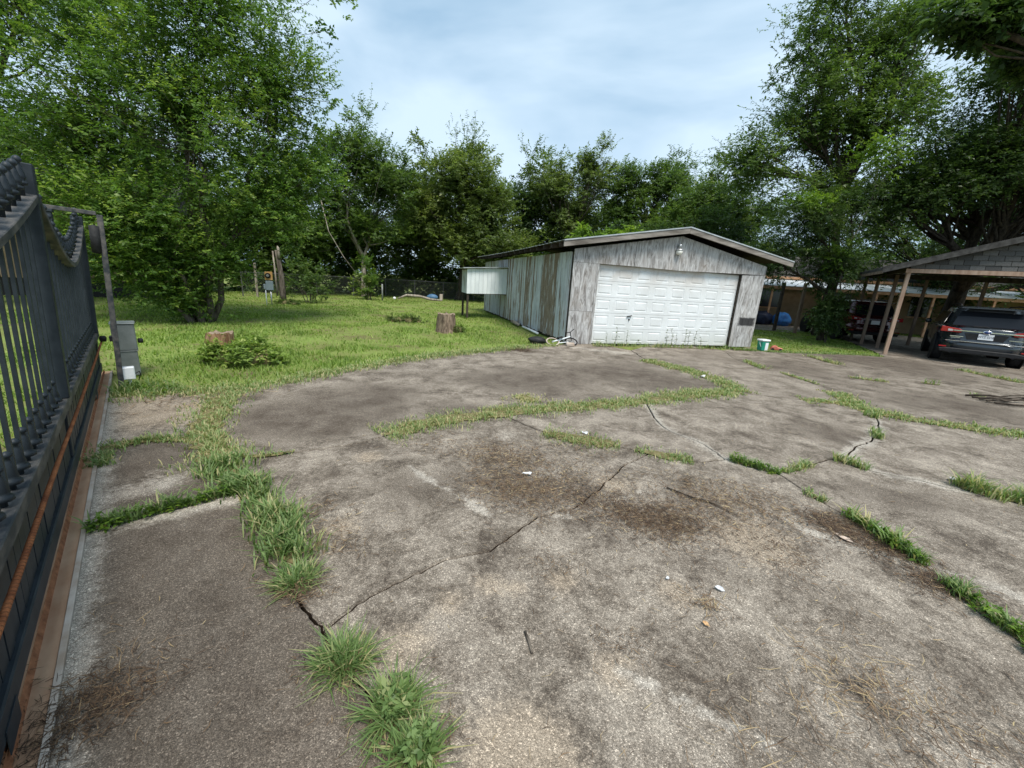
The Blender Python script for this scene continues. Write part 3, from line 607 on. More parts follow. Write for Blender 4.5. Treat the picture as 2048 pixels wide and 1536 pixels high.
for r in range(9):
    z = CH+.095+r*.142; half = (az-.04-(z+.142))/sl_
    if half < .15: break
    u = ax-half; uu = u-((u+.16*(r % 2)) % .33)
    while uu < ax+half:
        a, b = max(uu, ax-half-.2), min(uu+.318, ax+half+.2)
        if a > ax-half-.21 and b-a > .1:
            pts = [(a, z), (b, z), (b, min(z+.142, az-.02-abs(b-ax)*sl_)), (a, min(z+.142, az-.02-abs(a-ax)*sl_))]
            if min(p[1] for p in pts[2:]) > z+.02:
                o_ = rs.uniform(0, .006); (x0_, z0_), (x1_, _), (_, z2_), (_, z3_) = pts
                MB().add([(x0_, -.082-o_, z0_), (x1_, -.082-o_, z0_), (x1_, -.062, z2_), (x0_, -.062, z3_), (x0_, -.05, z0_), (x1_, -.05, z0_), (x1_, -.05, z2_), (x0_, -.05, z3_)],
                         [(0, 1, 2, 3), (7, 6, 5, 4), (0, 4, 5, 1), (1, 5, 6, 2), (2, 6, 7, 3), (3, 7, 4, 0)]).build('shingle', M['shingle'], gb)
        uu += .33
cr = empty('carport_roof'); cr.parent = cp
for sgn in (-1, 1):
    e = ax+sgn*(ax+.72); ze = az-(ax+.72)*sl_
    pts = [(e, ze), (ax, az), (ax, az+.09), (e, ze+.09)] if sgn < 0 else [(ax, az), (e, ze), (e, ze+.09), (ax, az+.09)]
    MB().prism(pts, 'y', -.30, CD+.35).build('roof_slope', M['roof_shingle'], cr)
    ptf = [(e, ze-.07), (ax, az-.07), (ax, az+.10), (e, ze+.10)] if sgn < 0 else [(ax, az-.07), (e, ze-.07), (e, ze+.10), (ax, az+.10)]
    MB().prism(ptf, 'y', -.335, -.302).build('rake_board', M['roof_shingle'], cr)
    x0_, x1_ = sorted((e, e-sgn*.03)); MB().box(x0_-.001, x1_+.001, -.30, CD+.34, ze-.09, ze-.004).build('eave_board', M['old_post'], cr)
for v_ in np.arange(.45, CD-.3, .62):
    MB().box(-.05, CW+.05, v_, v_+.045, CH+.205, CH+.30).build('ceiling_joist', M['dark_wood'], cp)
MB().box(-.02, CW+.02, .10, CD-.2, CH+.305, CH+.315).build('ceiling_board', M['dark_wood'], cp)

# ------------------------------------------------------------------ house with a porch far behind the carport
M['tan_wall'] = simple('tan_wall', (.27, .19, .115), (.35, .255, .165), 3, .9, .1, bump=.1)
M['trim_orange'] = simple('trim_orange', (.45, .24, .13), (.58, .35, .22), 5, .85, .15, bump=.1)
M['tin_white'] = simple('tin_white', (.55, .60, .64), (.72, .76, .8), 2, .5, .4, .1, bump=.05)
M['dark_glass'] = simple('dark_glass', (.02, .022, .025), None, rough=.12, spec=.6)
hs = empty('porch_house', (15.6, 27.4, 0), R(-16)); tag(hs, 'tan house with orange-trimmed porch and white tin porch roof beyond the carport', 'house')
MB().box(-2.2, 16, 0, 7, -.1, 2.9).build('wall', M['tan_wall'], hs)
rf = MB().prism([(-.5, 2.9), (7.5, 2.9), (3.5, 4.5)], 'x', -2.7, 16.5).build('roof', M['roof_shingle'], hs)
MB().box(-2.7, 16.5, -.56, -.52, 2.78, 2.93).build('roof_fascia', M['trim_orange'], hs)
for i in range(19):
    MB().prism([(-3.2, 2.28), (-.57, 2.70), (-.57, 2.73), (-3.2, 2.31)], 'x', -2.6+i*.97, -2.6+i*.97+.96).build('tin_sheet', M['tin_white'], hs)
MB().box(-2.6, 15.9, -3.15, -3.05, 2.12, 2.27).build('porch_beam', M['trim_orange'], hs)
for i in range(8): MB().box(-2.4+i*2.55, -2.3+i*2.55, -3.14, -3.04, -.1, 2.118).build('porch_post', M['trim_orange'], hs)
for x_ in (.4, 4.2, 8.5): 
    w_ = MB().box(x_, x_+1.2, -.03, -.002, 1.0, 2.1).build('window', M['dark_glass'], hs)
    MB().box(x_-.08, x_+1.28, -.05, -.031, .92, .995).build('window_sill', M['trim_orange'], w_)
M['tarp_blue'] = simple('tarp_blue', (.02, .10, .33), (.05, .22, .55), 4, .5, .4, bump=.4)
M['tarp_navy'] = simple('tarp_navy', (.008, .012, .035), (.02, .03, .07), 4, .5, .4, bump=.4)
def lump(name, mat, c, r, seed, sub=3, amp=.25, zmin=-.05):
    import bmesh
    bm = bmesh.new(); bmesh.ops.create_icosphere(bm, subdivisions=sub, radius=1); rr = random.Random(seed); o = rr.uniform(0, 50)
    from mathutils import noise
    for v_ in bm.verts:
        k = 1+amp*noise.noise(v_.co*2.1+Vector((o, 0, 0))); v_.co = Vector((c[0]+v_.co.x*r[0]*k, c[1]+v_.co.y*r[1]*k, max(zmin, c[2]+v_.co.z*r[2]*k)))
    me = bpy.data.meshes.new(name); bm.to_mesh(me); bm.free(); me.polygons.foreach_set('use_smooth', [True]*len(me.polygons)); return link(name, me, mat)
tag(lump('blue_tarp', M['tarp_blue'], (15.75, 24.3, .36), (.5, .45, .45), 1), 'bright blue tarp heaped over goods on the porch', 'tarp')
tag(lump('navy_tarp', M['tarp_navy'], (14.8, 24.6, .36), (.6, .5, .45), 2), 'dark navy tarp heap left of the blue tarp', 'tarp')
# posts of the walkway between garage and house
for i, (x_, y_, lb) in enumerate(((13.0, 20.4, 'dark square timber post left of the grey walkway post'), (13.5, 19.6, 'weathered grey timber post right of the dark walkway post'))):
    tag(MB().box(x_-.06, x_+.06, y_-.06, y_+.06, -.1, 2.35).build('walkway_post', M['dark_wood' if i == 0 else 'old_post'], None, bev=.005), lb, 'post')
tag(MB().prism([(11.6, 21.2), (13.4, 19.9), (14.6, 20.4), (20.5, 23.4), (18.5, 26.4), (12.0, 23.0)], 'z', -.09, -.001).build('path', M['concrete']), kind='structure')

# ------------------------------------------------------------------ neighbour's building and yard fence on the left
nb = empty('neighbour_building', (-16.4, 16.2, 0), R(32)); tag(nb, 'plain tan building with dark base behind the big left tree', 'building')
MB().box(-4, 2.1, 0, 5, .62, 3.6).build('wall', M['tan_wall'], nb); MB().box(-3.98, 2.08, .03, 4.9, -.1, .618).build('base', M['black'], nb)
MB().prism([(-.4, 3.6), (5.4, 3.6), (2.5, 4.9)], 'x', -4.4, 2.5).build('roof', M['roof_shingle'], nb)
M['fence_wire'] = simple('fence_wire', (.10, .105, .105), (.17, .17, .165), 10, .6, .4, .6)
fence = empty('chain_link_fence', (0, 0, 0)); tag(fence, 'low chain-link fence along the back trees behind the lawn', 'fence')
fp = [(-14.6, 21.6), (-12.6, 25.6), (-9.5, 29.4), (-5.5, 30.2), (-1.0, 30.6), (4, 31)]
def along(pl, step):
    out = []; 
    for a, b in zip(pl[:-1], pl[1:]):
        n = max(1, round(math.dist(a, b)/step)); out += [(a[0]+(b[0]-a[0])*k/n, a[1]+(b[1]-a[1])*k/n) for k in range(n)]
    return out+[pl[-1]]
fpp = along(fp, 2.1)
for i, (x_, y_) in enumerate(fpp): MB().tube([(x_, y_, -.1), (x_, y_, 1.25)], .03, 8).build('fence_post', M['fence_wire'], fence)
MB().tube([(x_, y_, 1.2) for x_, y_ in fpp], .02, 6).build('top_rail', M['fence_wire'], fence)
wm = MB()
for a, b in zip(fpp[:-1], fpp[1:]):
    n = int(math.dist(a, b)/.14)
    for k in range(-8, n):
        for sg in (0, 1):
            t0, t1 = k/n, (k+8)/n; z0_, z1_ = (.03, 1.18) if sg else (1.18, .03)
            if t0 < 0: z0_ = z0_+(z1_-z0_)*(-t0)/(t1-t0); t0 = 0
            if t1 > 1: z1_ = z0_+(z1_-z0_)*(1-t0)/(t1-t0); t1 = 1
            if t1 <= t0: continue
            p0 = Vector((a[0]+(b[0]-a[0])*t0, a[1]+(b[1]-a[1])*t0, z0_)); p1 = Vector((a[0]+(b[0]-a[0])*t1, a[1]+(b[1]-a[1])*t1, z1_))
            wm.add([p0+Vector((0, 0, -.006)), p1+Vector((0, 0, -.006)), p1+Vector((0, 0, .006)), p0+Vector((0, 0, .006))], [(0, 1, 2, 3)])
w_ = wm.build('wire_mesh', M['fence_wire'], fence); w_['kind'] = 'stuff'
tag(MB().box(-.045, .045, -.045, .045, -.1, 1.7).build('white_fence_post', M['bark_pale'], None, bev=.01), 'pale square fence post behind the service pole', 'post')
bpy.data.objects['white_fence_post'].location = (-13.7, 21.4, 0)

# ------------------------------------------------------------------ vegetation
def unit(a): return a/np.maximum(np.linalg.norm(a, axis=-1, keepdims=True), 1e-9)
def leaf_quads(base, d, nrm, Ln, Wd):
    """one folded rhombus per leaf -> vertices, quads"""
    n = len(base); d = unit(d); side = unit(np.cross(d, nrm)); up = np.cross(side, d)
    mid = base+d*(Ln*.45)[:, None]+up*(Wd*.18)[:, None]
    V = np.stack([base, mid+side*(Wd*.5)[:, None], base+d*Ln[:, None]-up*(Ln*.08)[:, None], mid-side*(Wd*.5)[:, None]], 1).reshape(-1, 3)
    return V, np.arange(4*n).reshape(n, 4)
def crown(name, mat, parent, clumps, radii, outward, twigs, per, leaf, seed, droop=.0, upb=.35, tintbias=0., clump_r=.45, aspect=.42, flat=.7):
    """clumps: (n,3) centres; each clump has `twigs` twigs with `per` leaves set alternately along them"""
    r = np.random.default_rng(seed); n = len(clumps)
    cr_ = .8*clump_r*r.uniform(.6, 1.35, n)
    c = np.repeat(clumps, twigs, 0); o = np.repeat(outward, twigs, 0); rad = np.repeat(cr_, twigs)
    off = r.normal(0, 1, (len(c), 3))*rad[:, None]*.55; off[:, 2] *= flat
    d = unit(unit(off)*.8+o*.7+r.normal(0, .35, (len(c), 3))+np.array([0, 0, upb-droop])); tl = rad*r.uniform(.5, 1.1, len(c))
    st = c+off-d*tl[:, None]*.5
    t = np.tile((np.arange(per)+.6)/per, len(c)); D = np.repeat(d, per, 0); S = np.repeat(st, per, 0); TL = np.repeat(tl, per)
    N = len(D); perp = unit(np.cross(D, np.tile([0, 0, 1.], (N, 1))+r.normal(0, .25, (N, 3)))); sg = np.where(np.arange(N) % 2 == 0, 1., -1.)
    ld = unit(D*.55+perp*sg[:, None]*.85+r.normal(0, .3, (N, 3))-np.array([0, 0, .12+droop*.5]))
    nr = unit(np.array([0, 0, 1.])+r.normal(0, .45, (N, 3))+np.repeat(o, per, 0)*.5)
    L_ = leaf*np.repeat(r.uniform(.75, 1.3, n), twigs*per)*r.uniform(.55, 1.3, N); V, F = leaf_quads(S+D*(TL*t)[:, None], ld, nr, L_, L_*aspect*r.uniform(.8, 1.2, N))
    tint = np.clip(.42+tintbias+np.repeat(r.normal(0, .16, n), twigs*per)+np.repeat(r.normal(0, .10, len(c)), per)+r.normal(0, .10, N)+.18*(t-.5), 0, 1)
    # thin twigs
    w = np.maximum(.004, leaf*.05); sd = unit(np.cross(d, np.tile([.3, .5, .8], (len(d), 1))))*w
    V2 = np.stack([st-sd, st+sd, st+d*tl[:, None]+sd*.3, st+d*tl[:, None]-sd*.3], 1).reshape(-1, 3)
    F2 = np.arange(4*len(d)).reshape(-1, 4)+len(V)
    return npmesh(name, np.concatenate([V, V2]), np.concatenate([F, F2]), mat, parent, np.concatenate([tint, np.full(len(d), .12)]))
def blob_clumps(blobs, seed, shell=.55):
    """blobs: (cx,cy,cz,rx,ry,rz,n) -> clump centres and outward directions"""
    r = np.random.default_rng(seed); P = []; O = []; I = []
    for i, (cx, cy, cz, rx, ry, rz_, n) in enumerate(blobs):
        u = unit(r.normal(0, 1, (n, 3))); k = r.random(n)**shell; lump_ = 1+.22*np.sin(u[:, 0]*5+i)+.18*np.sin(u[:, 1]*6+u[:, 2]*4+2*i)
        P.append(np.array([cx, cy, cz])+u*k[:, None]*lump_[:, None]*np.array([rx, ry, rz_])); O.append(unit(u*np.array([1/rx, 1/ry, 1/rz_]))); I.append(np.full(n, i))
    return np.concatenate(P), np.concatenate(O), np.concatenate(I)
def curve(a, b, k=.18, n=6, rr=random, lift=.25):
    a, b = Vector(a), Vector(b); Ln = (b-a).length; off = Vector((rr.uniform(-1, 1), rr.uniform(-1, 1), 0))*k*Ln*.4+Vector((0, 0, -lift*Ln*.35)); out = []
    for i in range(n+1):
        t = i/n; out.append(a.lerp(b, t)+off*math.sin(math.pi*t)+Vector((rr.uniform(-1, 1), rr.uniform(-1, 1), rr.uniform(-1, 1)))*.02*Ln*(0 < i < n))
    return out
def tree(name, label, base, blobs, leaf, mat, bark, seed, stems=None, trunk_r=.16, fork=.35, twigs=5, per=9, limb_every=5, cat='tree', group=None, **kw):
    rr = random.Random(seed); root = empty(name, base); tag(root, label, cat, group); bx, by, bz = base
    P, O, I = blob_clumps(blobs, seed, kw.pop('shell', .55)); P[:, 2] = np.maximum(P[:, 2], .12)
    Pl = P-np.array(base)
    crown('crown', mat, root, Pl, None, O, twigs, per, leaf, seed, **kw)
    tops = [Vector((b[0]-bx, b[1]-by, b[2]-bz)) for b in blobs]; tw = MB(); lb = MB()
    if stems is None:                                     # one trunk that forks into a limb for each mass of leaves
        h = max(t.z for t in tops)*fork; ftop = Vector((sum(t.x for t in tops)/len(tops)*.3, sum(t.y for t in tops)/len(tops)*.3, h))
        tp = curve((0, 0, -.2), ftop, .12, 7, rr, 0); tw.tube(tp, [trunk_r*(1.45 if i == 0 else 1.1-.35*i/7) for i in range(8)], 9)
        starts = [(ftop, trunk_r*.6)]*len(tops)
    else:
        starts = []
        for i in range(stems):
            a = 2*math.pi*i/stems+rr.uniform(-.3, .3); t = tops[i % len(tops)]; q = rr.uniform(.08, .3)
            p0 = Vector((math.cos(a)*q, math.sin(a)*q, -.15)); p1 = Vector((t.x*.45+math.cos(a)*.5, t.y*.45+math.sin(a)*.5, max(.8, t.z*rr.uniform(.5, .75))))
            tp = curve(p0, p1, .15, 7, rr, -.1); tw.tube(tp, [trunk_r*(1.2-.6*k/7) for k in range(8)], 7); starts.append((p1, trunk_r*.5))
    tw.build('trunk', bark, root, True)
    for i, t in enumerate(tops):
        mem = [Vector(p) for p in Pl[I == i]]
        s0, r0 = starts[i % len(starts)]; pth = curve(s0, t, .3, 7, rr, .1); lb.tube(pth, [r0*(1-.7*k/7) for k in range(8)], 6)
        for p in mem[::limb_every]:
            k = rr.randint(3, 7); q = curve(pth[k], p, .25, 5, rr, .2); r1 = r0*(1-.7*k/7)*.5; lb.tube(q, [max(.006, r1*(1-.8*j/5)) for j in range(6)], 4, False)
    tag(lb.build('limbs', bark, root, True), kind='stuff')
    return root

T1 = tree('crape_myrtle_tree', 'large multi-stemmed bright green tree on the left lawn', (-8.9, 11.3, 0), [
    (-8.8, 11.5, 5.2, 2.9, 2.4, 2.6, 330), (-6.7, 12.0, 6.2, 1.5, 1.6, 2.0, 130), (-11.2, 11.0, 4.2, 2.0, 1.9, 2.2, 190), (-8.4, 11.5, 8.0, 2.7, 2.3, 2.2, 230), (-11.0, 11.6, 7.0, 2.0, 2.0, 2.4, 160),
    (-9.8, 10.4, 2.7, 1.9, 1.3, 1.1, 170), (-7.2, 11.9, 3.2, 1.5, 1.4, 1.0, 110), (-6.3, 12.4, 4.3, 1.1, 1.3, 1.0, 60), (-9.1, 10.8, .75, .85, .65, .6, 60), (-10.4, 10.9, 1.5, 1.2, .9, .8, 80), (-9.2, 10.5, 1.7, .9, .7, .6, 50), (-11.6, 12.6, 2.0, 1.2, 1.2, 1.0, 60), (-8.3, 11.2, 1.9, 1.1, .9, .8, 60)],
    .085, M['leaf_myrtle'], M['bark'], 11, stems=12, trunk_r=.075, twigs=11, per=10, limb_every=3, clump_r=.55, upb=.5, shell=.6, aspect=.5)
tree('dark_left_tree', 'tall dark tree behind the gate at the far left edge', (-16.5, 12.5, 0), [(-16.2, 12.5, 7.5, 2.8, 2.6, 3.6, 130), (-15.2, 12.2, 4.0, 2.0, 2, 1.7, 70), (-14.6, 13.6, 9.2, 2.4, 2, 2.4, 80), (-17.2, 15.0, 5.0, 2.4, 2, 2.6, 70)], .13, M['leaf_dark'], M['bark_dark'], 12, trunk_r=.22, clump_r=.75, per=8, twigs=15)
BG = 'trees along the back of the lawn'
tree('back_tree', 'dark full tree behind the big left tree and service pole', (-15.2, 26.2, 0), [(-15, 26.5, 6.2, 3.0, 2.4, 3.6, 130), (-13.3, 26.0, 3.6, 2.0, 1.8, 1.6, 70), (-17.5, 26, 4.6, 2.2, 2, 2.6, 60)], .19, M['leaf_mid'], M['bark'], 13, trunk_r=.2, clump_r=.8, per=8, twigs=15, group=BG)
tree('back_tree', 'tree with pale forked trunk at the back left of the lawn', (-10.2, 27.2, 0), [(-10.9, 27.6, 8.3, 2.5, 2, 2.5, 110), (-8.5, 27.8, 7.4, 2.2, 2, 2.2, 90), (-12.0, 27.4, 5.6, 1.9, 1.8, 1.8, 46), (-9.5, 27.4, 4.4, 1.5, 1.4, .8, 24)], .19, M['leaf_mid'], M['bark_pale'], 14, trunk_r=.17, fork=.3, clump_r=.75, per=8, twigs=15, limb_every=3, group=BG)
tree('back_tree', 'broad dense rounded tree left of the garage, tallest in the back row', (-4.4, 30.6, 0), [(-4.6, 30.6, 8.0, 3.0, 2.6, 3.0, 210), (-2.4, 30.0, 6.2, 2.3, 2.2, 2.6, 130), (-6.6, 30.4, 5.4, 2.2, 2.2, 2.2, 100), (-1.2, 29.6, 3.6, 1.8, 1.7, 1.6, 80), (-3.8, 29.6, 4.0, 2.0, 1.6, 1.6, 70)], .20, M['leaf_olive'], M['bark_dark'], 15, trunk_r=.26, clump_r=.8, per=8, twigs=15, tintbias=.04, group=BG)
tree('back_tree', 'sparse open tree with bare upper twigs above the garage roof', (5.2, 32.5, 0), [(2.2, 32.3, 8.8, 2.1, 1.8, 2.1, 64), (5.0, 32.5, 9.9, 2.0, 1.7, 1.7, 54), (3.6, 32.4, 6.8, 2.6, 1.8, 1.8, 64)], .19, M['leaf_olive'], M['bark'], 16, trunk_r=.2, fork=.35, clump_r=.7, per=8, twigs=15, limb_every=1, group=BG)
tree('back_tree', 'spreading tree with dark limbs behind the garage ridge', (9.4, 32.0, 0), [(7.4, 32.5, 8.8, 2.3, 1.8, 1.8, 76), (10.4, 32.5, 9.2, 2.5, 1.8, 1.9, 90), (8.8, 32, 6.6, 3.0, 1.8, 1.8, 80)], .19, M['leaf_mid'], M['bark_dark'], 17, trunk_r=.22, fork=.4, clump_r=.7, per=8, twigs=15, limb_every=2, group=BG)
tree('back_tree', 'full green tree behind the right slope of the garage roof', (13.0, 29.5, 0), [(12.6, 29.5, 7.6, 2.6, 2.3, 2.9, 150), (10.6, 28.6, 5.4, 1.9, 1.9, 1.9, 90), (14.8, 29, 6.2, 2.4, 2, 3.2, 120)], .19, M['leaf_mid'], M['bark'], 18, trunk_r=.22, clump_r=.8, per=8, twigs=15, group=BG)
tree('back_tree', 'low leafy tree just behind the garage rear corner', (8.2, 25.5, 0), [(8.0, 25.5, 4.0, 2.6, 1.8, 1.7, 110), (10.6, 23.4, 4.4, 1.8, 1.7, 2.4, 110)], .16, M['leaf_dark'], M['bark_dark'], 19, trunk_r=.14, clump_r=.65, per=8, twigs=15, group=BG)
tree('tall_tree', 'tallest open-crowned tree between the garage and carport', (14.6, 19.6, 0), [
    (12.6, 20.2, 9.6, 2.2, 2.0, 2.4, 115), (10.2, 20.3, 7.6, 1.4, 1.6, 1.7, 52), (14.6, 20.2, 12.2, 2.3, 1.9, 2.2, 110), (14.4, 19.6, 9.0, 1.6, 1.4, 1.6, 70), (11.7, 20.2, 12.0, 1.3, 1.6, 2.0, 40), (13.4, 19.8, 6.4, 2.2, 1.7, 1.7, 74), (16.8, 20.4, 10.4, 1.8, 1.6, 1.7, 46), (12.6, 20, 14.2, 1.6, 1.6, 1.5, 40), (16.2, 20.2, 13.6, 1.6, 1.6, 1.4, 36)], .135, M['leaf_mid'], M['bark_dark'], 20, trunk_r=.19, fork=.45, clump_r=.68, per=9, twigs=15, limb_every=2, droop=.1)
tree('hanging_tree', 'dense dark tree whose branches hang to the grass right of garage', (12.9, 17.0, 0), [(11.4, 17.0, 4.6, 1.5, 1.5, 1.7, 150), (12.6, 16.8, 3.0, 1.3, 1.3, 1.1, 100), (10.4, 17.6, 3.2, 1.1, 1.2, 1.2, 70), (12.3, 16.2, 1.2, .65, .6, .8, 60), (13.4, 17.8, 5.4, 1.6, 1.5, 1.4, 90)], .085, M['leaf_dark'], M['bark_dark'], 21, trunk_r=.13, clump_r=.45, per=10, twigs=13, droop=.45, upb=.1, aspect=.4)
tree('bright_vine', 'yellow-green vine sprays climbing in front of the dark trees', (12.6, 16.4, 0), [(10.9, 16.3, 5.1, .9, .5, .45, 34), (12.9, 16.4, 6.9, 1.1, .6, .7, 40), (12.2, 16.2, 3.4, .5, .4, .5, 16)], .10, M['leaf_bright'], M['bark'], 22, trunk_r=.03, clump_r=.36, per=9, droop=.2, cat='vine', fork=.5)
tree('big_shade_tree', 'massive shade tree with thick trunk standing behind the carport', (19.2, 18.4, 0), [(17.0, 17.6, 7.4, 3.0, 2.4, 2.0, 170), (20.5, 17.5, 8.6, 3.2, 2.6, 2.4, 170), (15.2, 16.8, 6.0, 1.7, 1.7, 1.2, 90), (17.4, 15.6, 6.6, 1.8, 1.2, 1.4, 90), (19.4, 15.4, 6.4, 1.6, 1.2, 1.6, 80), (22.5, 20, 6, 3.0, 2.6, 2.4, 110), (18.6, 17, 10.8, 2.8, 2.4, 1.6, 110), (16.4, 15.6, 9.6, 1.4, 1.4, 1.0, 46)], .13, M['leaf_dark'], M['bark_dark'], 23, trunk_r=.36, fork=.22, clump_r=.66, per=8, twigs=14, limb_every=3, droop=.15, aspect=.5)
tree('overhanging_tree', 'tree whose broad dark leaves hang in at the upper right corner', (19.5, 11.0, 0), [(10.9, 12, 8.55, 1.0, .7, .5, 34), (12.3, 12, 8.4, 1.0, .8, .6, 44), (13.2, 12, 7.7, .8, .7, .5, 34), (14.6, 12.2, 8.4, 1.3, 1.0, .9, 44), (16.5, 11.6, 9.6, 2.0, 1.4, 1.0, 40), (12.3, 12.2, 9.6, 1.6, 1.0, .5, 34)], .17, M['leaf_dark'], M['bark_dark'], 24, trunk_r=.3, fork=.6, clump_r=.42, per=7, twigs=11, droop=.25, aspect=.6)
tree('right_back_tree', 'dark leafy tree far behind the carport on the right', (24.5, 23.5, 0), [(24, 23.5, 4.2, 3.2, 2.4, 3.0, 130), (28, 20, 4.4, 3, 3, 3.2, 110), (21.2, 25.2, 6.4, 3.0, 2.2, 2.6, 100)], .17, M['leaf_dark'], M['bark_dark'], 25, trunk_r=.3, clump_r=.85, per=8, twigs=15)
tree('bright_sapling', 'bright yellow-green sapling poking up behind the garage roof', (4.4, 23.4, 0), [(3.2, 23.4, 4.35, .5, .4, .5, 9), (4.6, 23.4, 4.25, .8, .5, .4, 11), (5.9, 23.4, 4.45, .6, .4, .5, 9)], .26, M['leaf_bright'], M['bark'], 26, stems=3, trunk_r=.025, clump_r=.4, per=9, twigs=4, cat='sapling', aspect=.36)
tree('round_shrub', 'round green shrub right of the service pole', (-10.1, 19.8, 0), [(-10.1, 19.8, .95, 1.15, 1.0, .85, 85), (-10.6, 19.9, 1.7, .6, .6, .5, 20)], .10, M['leaf_mid'], M['bark'], 27, stems=6, trunk_r=.02, clump_r=.34, per=9, cat='shrub')
tree('young_shrub', 'upright light green young shrub at the foot of the pale tree', (-9.0, 24.6, 0), [(-9.0, 24.6, 1.0, .75, .6, .95, 50), (-9.2, 24.6, 2.2, .35, .3, .6, 14)], .12, M['leaf_myrtle'], M['bark'], 28, stems=5, trunk_r=.02, clump_r=.34, per=9, cat='shrub', tintbias=.1, upb=.9)
tree('back_tree', 'dim leafy tree behind the pale forked trunk', (-8.5, 34, 0), [(-8.6, 34, 6.5, 3.2, 2, 3.6, 120), (-12.5, 33, 5.5, 2.8, 2, 3.2, 90)], .25, M['leaf_mid'], M['bark_dark'], 33, trunk_r=.2, clump_r=.95, per=8, twigs=14, group=BG)
tree('back_tree', 'dim leafy tree filling the gap right of the tallest back tree', (1.2, 35, 0), [(.6, 35, 7.4, 3.0, 2, 4.0, 140), (4.2, 36, 6.6, 2.8, 2, 3.6, 100)], .25, M['leaf_dark'], M['bark_dark'], 34, trunk_r=.2, clump_r=.95, per=8, twigs=14, group=BG)
tree('back_tree', 'dark tree at the far left end of the back row', (-20, 24, 0), [(-20, 24, 5.8, 3.2, 2.4, 4, 110), (-18, 22, 3, 2, 2, 2, 50)], .25, M['leaf_dark'], M['bark_dark'], 35, trunk_r=.25, clump_r=.95, per=8, twigs=14, group=BG)
tree('back_tree', 'dim tree low on the skyline behind the garage ridge', (9, 38, 0), [(8, 38, 6, 4, 2, 3.6, 120), (14.5, 37, 6, 3.4, 2, 3.8, 110)], .28, M['leaf_mid'], M['bark_dark'], 36, trunk_r=.25, clump_r=1.05, per=8, twigs=14, group=BG)
# wall of undergrowth behind the fence
r = np.random.default_rng(31); hl = [(-24, 20), (-17, 27), (-10, 33), (0, 34.5), (12, 35), (22, 31), (33, 26), (36, 14)]
hp = np.array(along(hl, .5)); n = 2600; q = hp[r.integers(0, len(hp), n)]+r.normal(0, .9, (n, 2)); hz = r.random(n)**.9*5.2
uc = crown('undergrowth', M['leaf_mid'], None, np.stack([q[:, 0], q[:, 1], hz], 1), None, unit(np.tile([0, -1, .3], (n, 1))+r.normal(0, .3, (n, 3))), 10, 8, .34, 32, clump_r=.95)
tag(uc, 'dark tangled undergrowth along the back boundary', 'undergrowth', kind='stuff')

# ------------------------------------------------------------------ vehicles
def paint(name, a, b, fl=.25):
    m = NB(name); m.col(m.ramp(m.noise(m.coord('Object'), 2, 3), [(.3, a), (.7, b)])).rough(fl, .5, .35); m.b.inputs['Coat Weight'].default_value = .6; m.b.inputs['Coat Roughness'].default_value = .06; return m.m
M['car_grey'] = paint('car_grey', (.030, .038, .046), (.036, .045, .054)); M['car_red'] = paint('car_red', (.055, .008, .010), (.07, .010, .012))
M['car_glass'] = simple('car_glass', (.010, .012, .016), None, rough=.08, spec=.22)
M['chrome'] = simple('chrome', (.72, .74, .76), None, rough=.12, spec=.6, metal=.9)
M['tail_red'] = simple('tail_red', (.34, .012, .014), None, rough=.12, spec=.7); M['tail_clear'] = simple('tail_clear', (.55, .50, .50), None, rough=.1, spec=.7)
M['tyre'] = simple('tyre', (.010, .010, .011), (.025, .025, .026), 20, .85, .2); M['rim'] = simple('rim', (.22, .23, .24), None, rough=.3, spec=.5, metal=.8)
M['trim_black'] = simple('trim_black', (.012, .012, .013), (.022, .022, .023), 12, .6, .3); M['plate_white'] = simple('plate_white', (.74, .76, .78), None, rough=.4); M['ink'] = simple('plate_ink', (.02, .025, .05), None, rough=.5)
def text_mesh(name, txt, size, mat, parent, loc, rot, sx=1., ex=.001):
    c = bpy.data.curves.new(name, 'FONT'); c.body = txt; c.size = size; c.align_x = 'CENTER'; c.align_y = 'CENTER'; c.extrude = ex
    o = bpy.data.objects.new(name+'_curve', c); COL.objects.link(o); dg = bpy.context.evaluated_depsgraph_get(); dg.update()
    me = bpy.data.meshes.new_from_object(o.evaluated_get(dg)); bpy.data.objects.remove(o); me.materials.clear()
    o = link(name, me, mat, parent); o.location = loc; o.rotation_euler = rot; o.scale = (sx, 1, 1); return o
def slices(name, mat, parent, rows, n=44, pw=4.2, sub=1):
    """body from horizontal slices: rows of (z, half width, y rear, y front, taper of the front)"""
    mb = MB(); vs = []; fs = []
    for z, hw, yr, yf_, tp in rows:
        for k in range(n):
            a = 2*math.pi*(k+.5)/n; cx, sy = math.cos(a), math.sin(a)
            ex = math.copysign(abs(cx)**(2/pw), cx); ey = math.copysign(abs(sy)**(2/pw), sy)
            y_ = (yr+yf_)/2+ey*(yf_-yr)/2; w = hw*(1-tp*max(0, ey)**3); vs.append((ex*w, y_, z))
    R_ = len(rows)
    for i in range(R_-1):
        for k in range(n): fs.append((i*n+k, i*n+(k+1) % n, (i+1)*n+(k+1) % n, (i+1)*n+k))
    fs += [tuple(range(n-1, -1, -1)), tuple(range((R_-1)*n, R_*n))]
    o = mb.add(vs, fs).build(name, mat, parent, True); return o
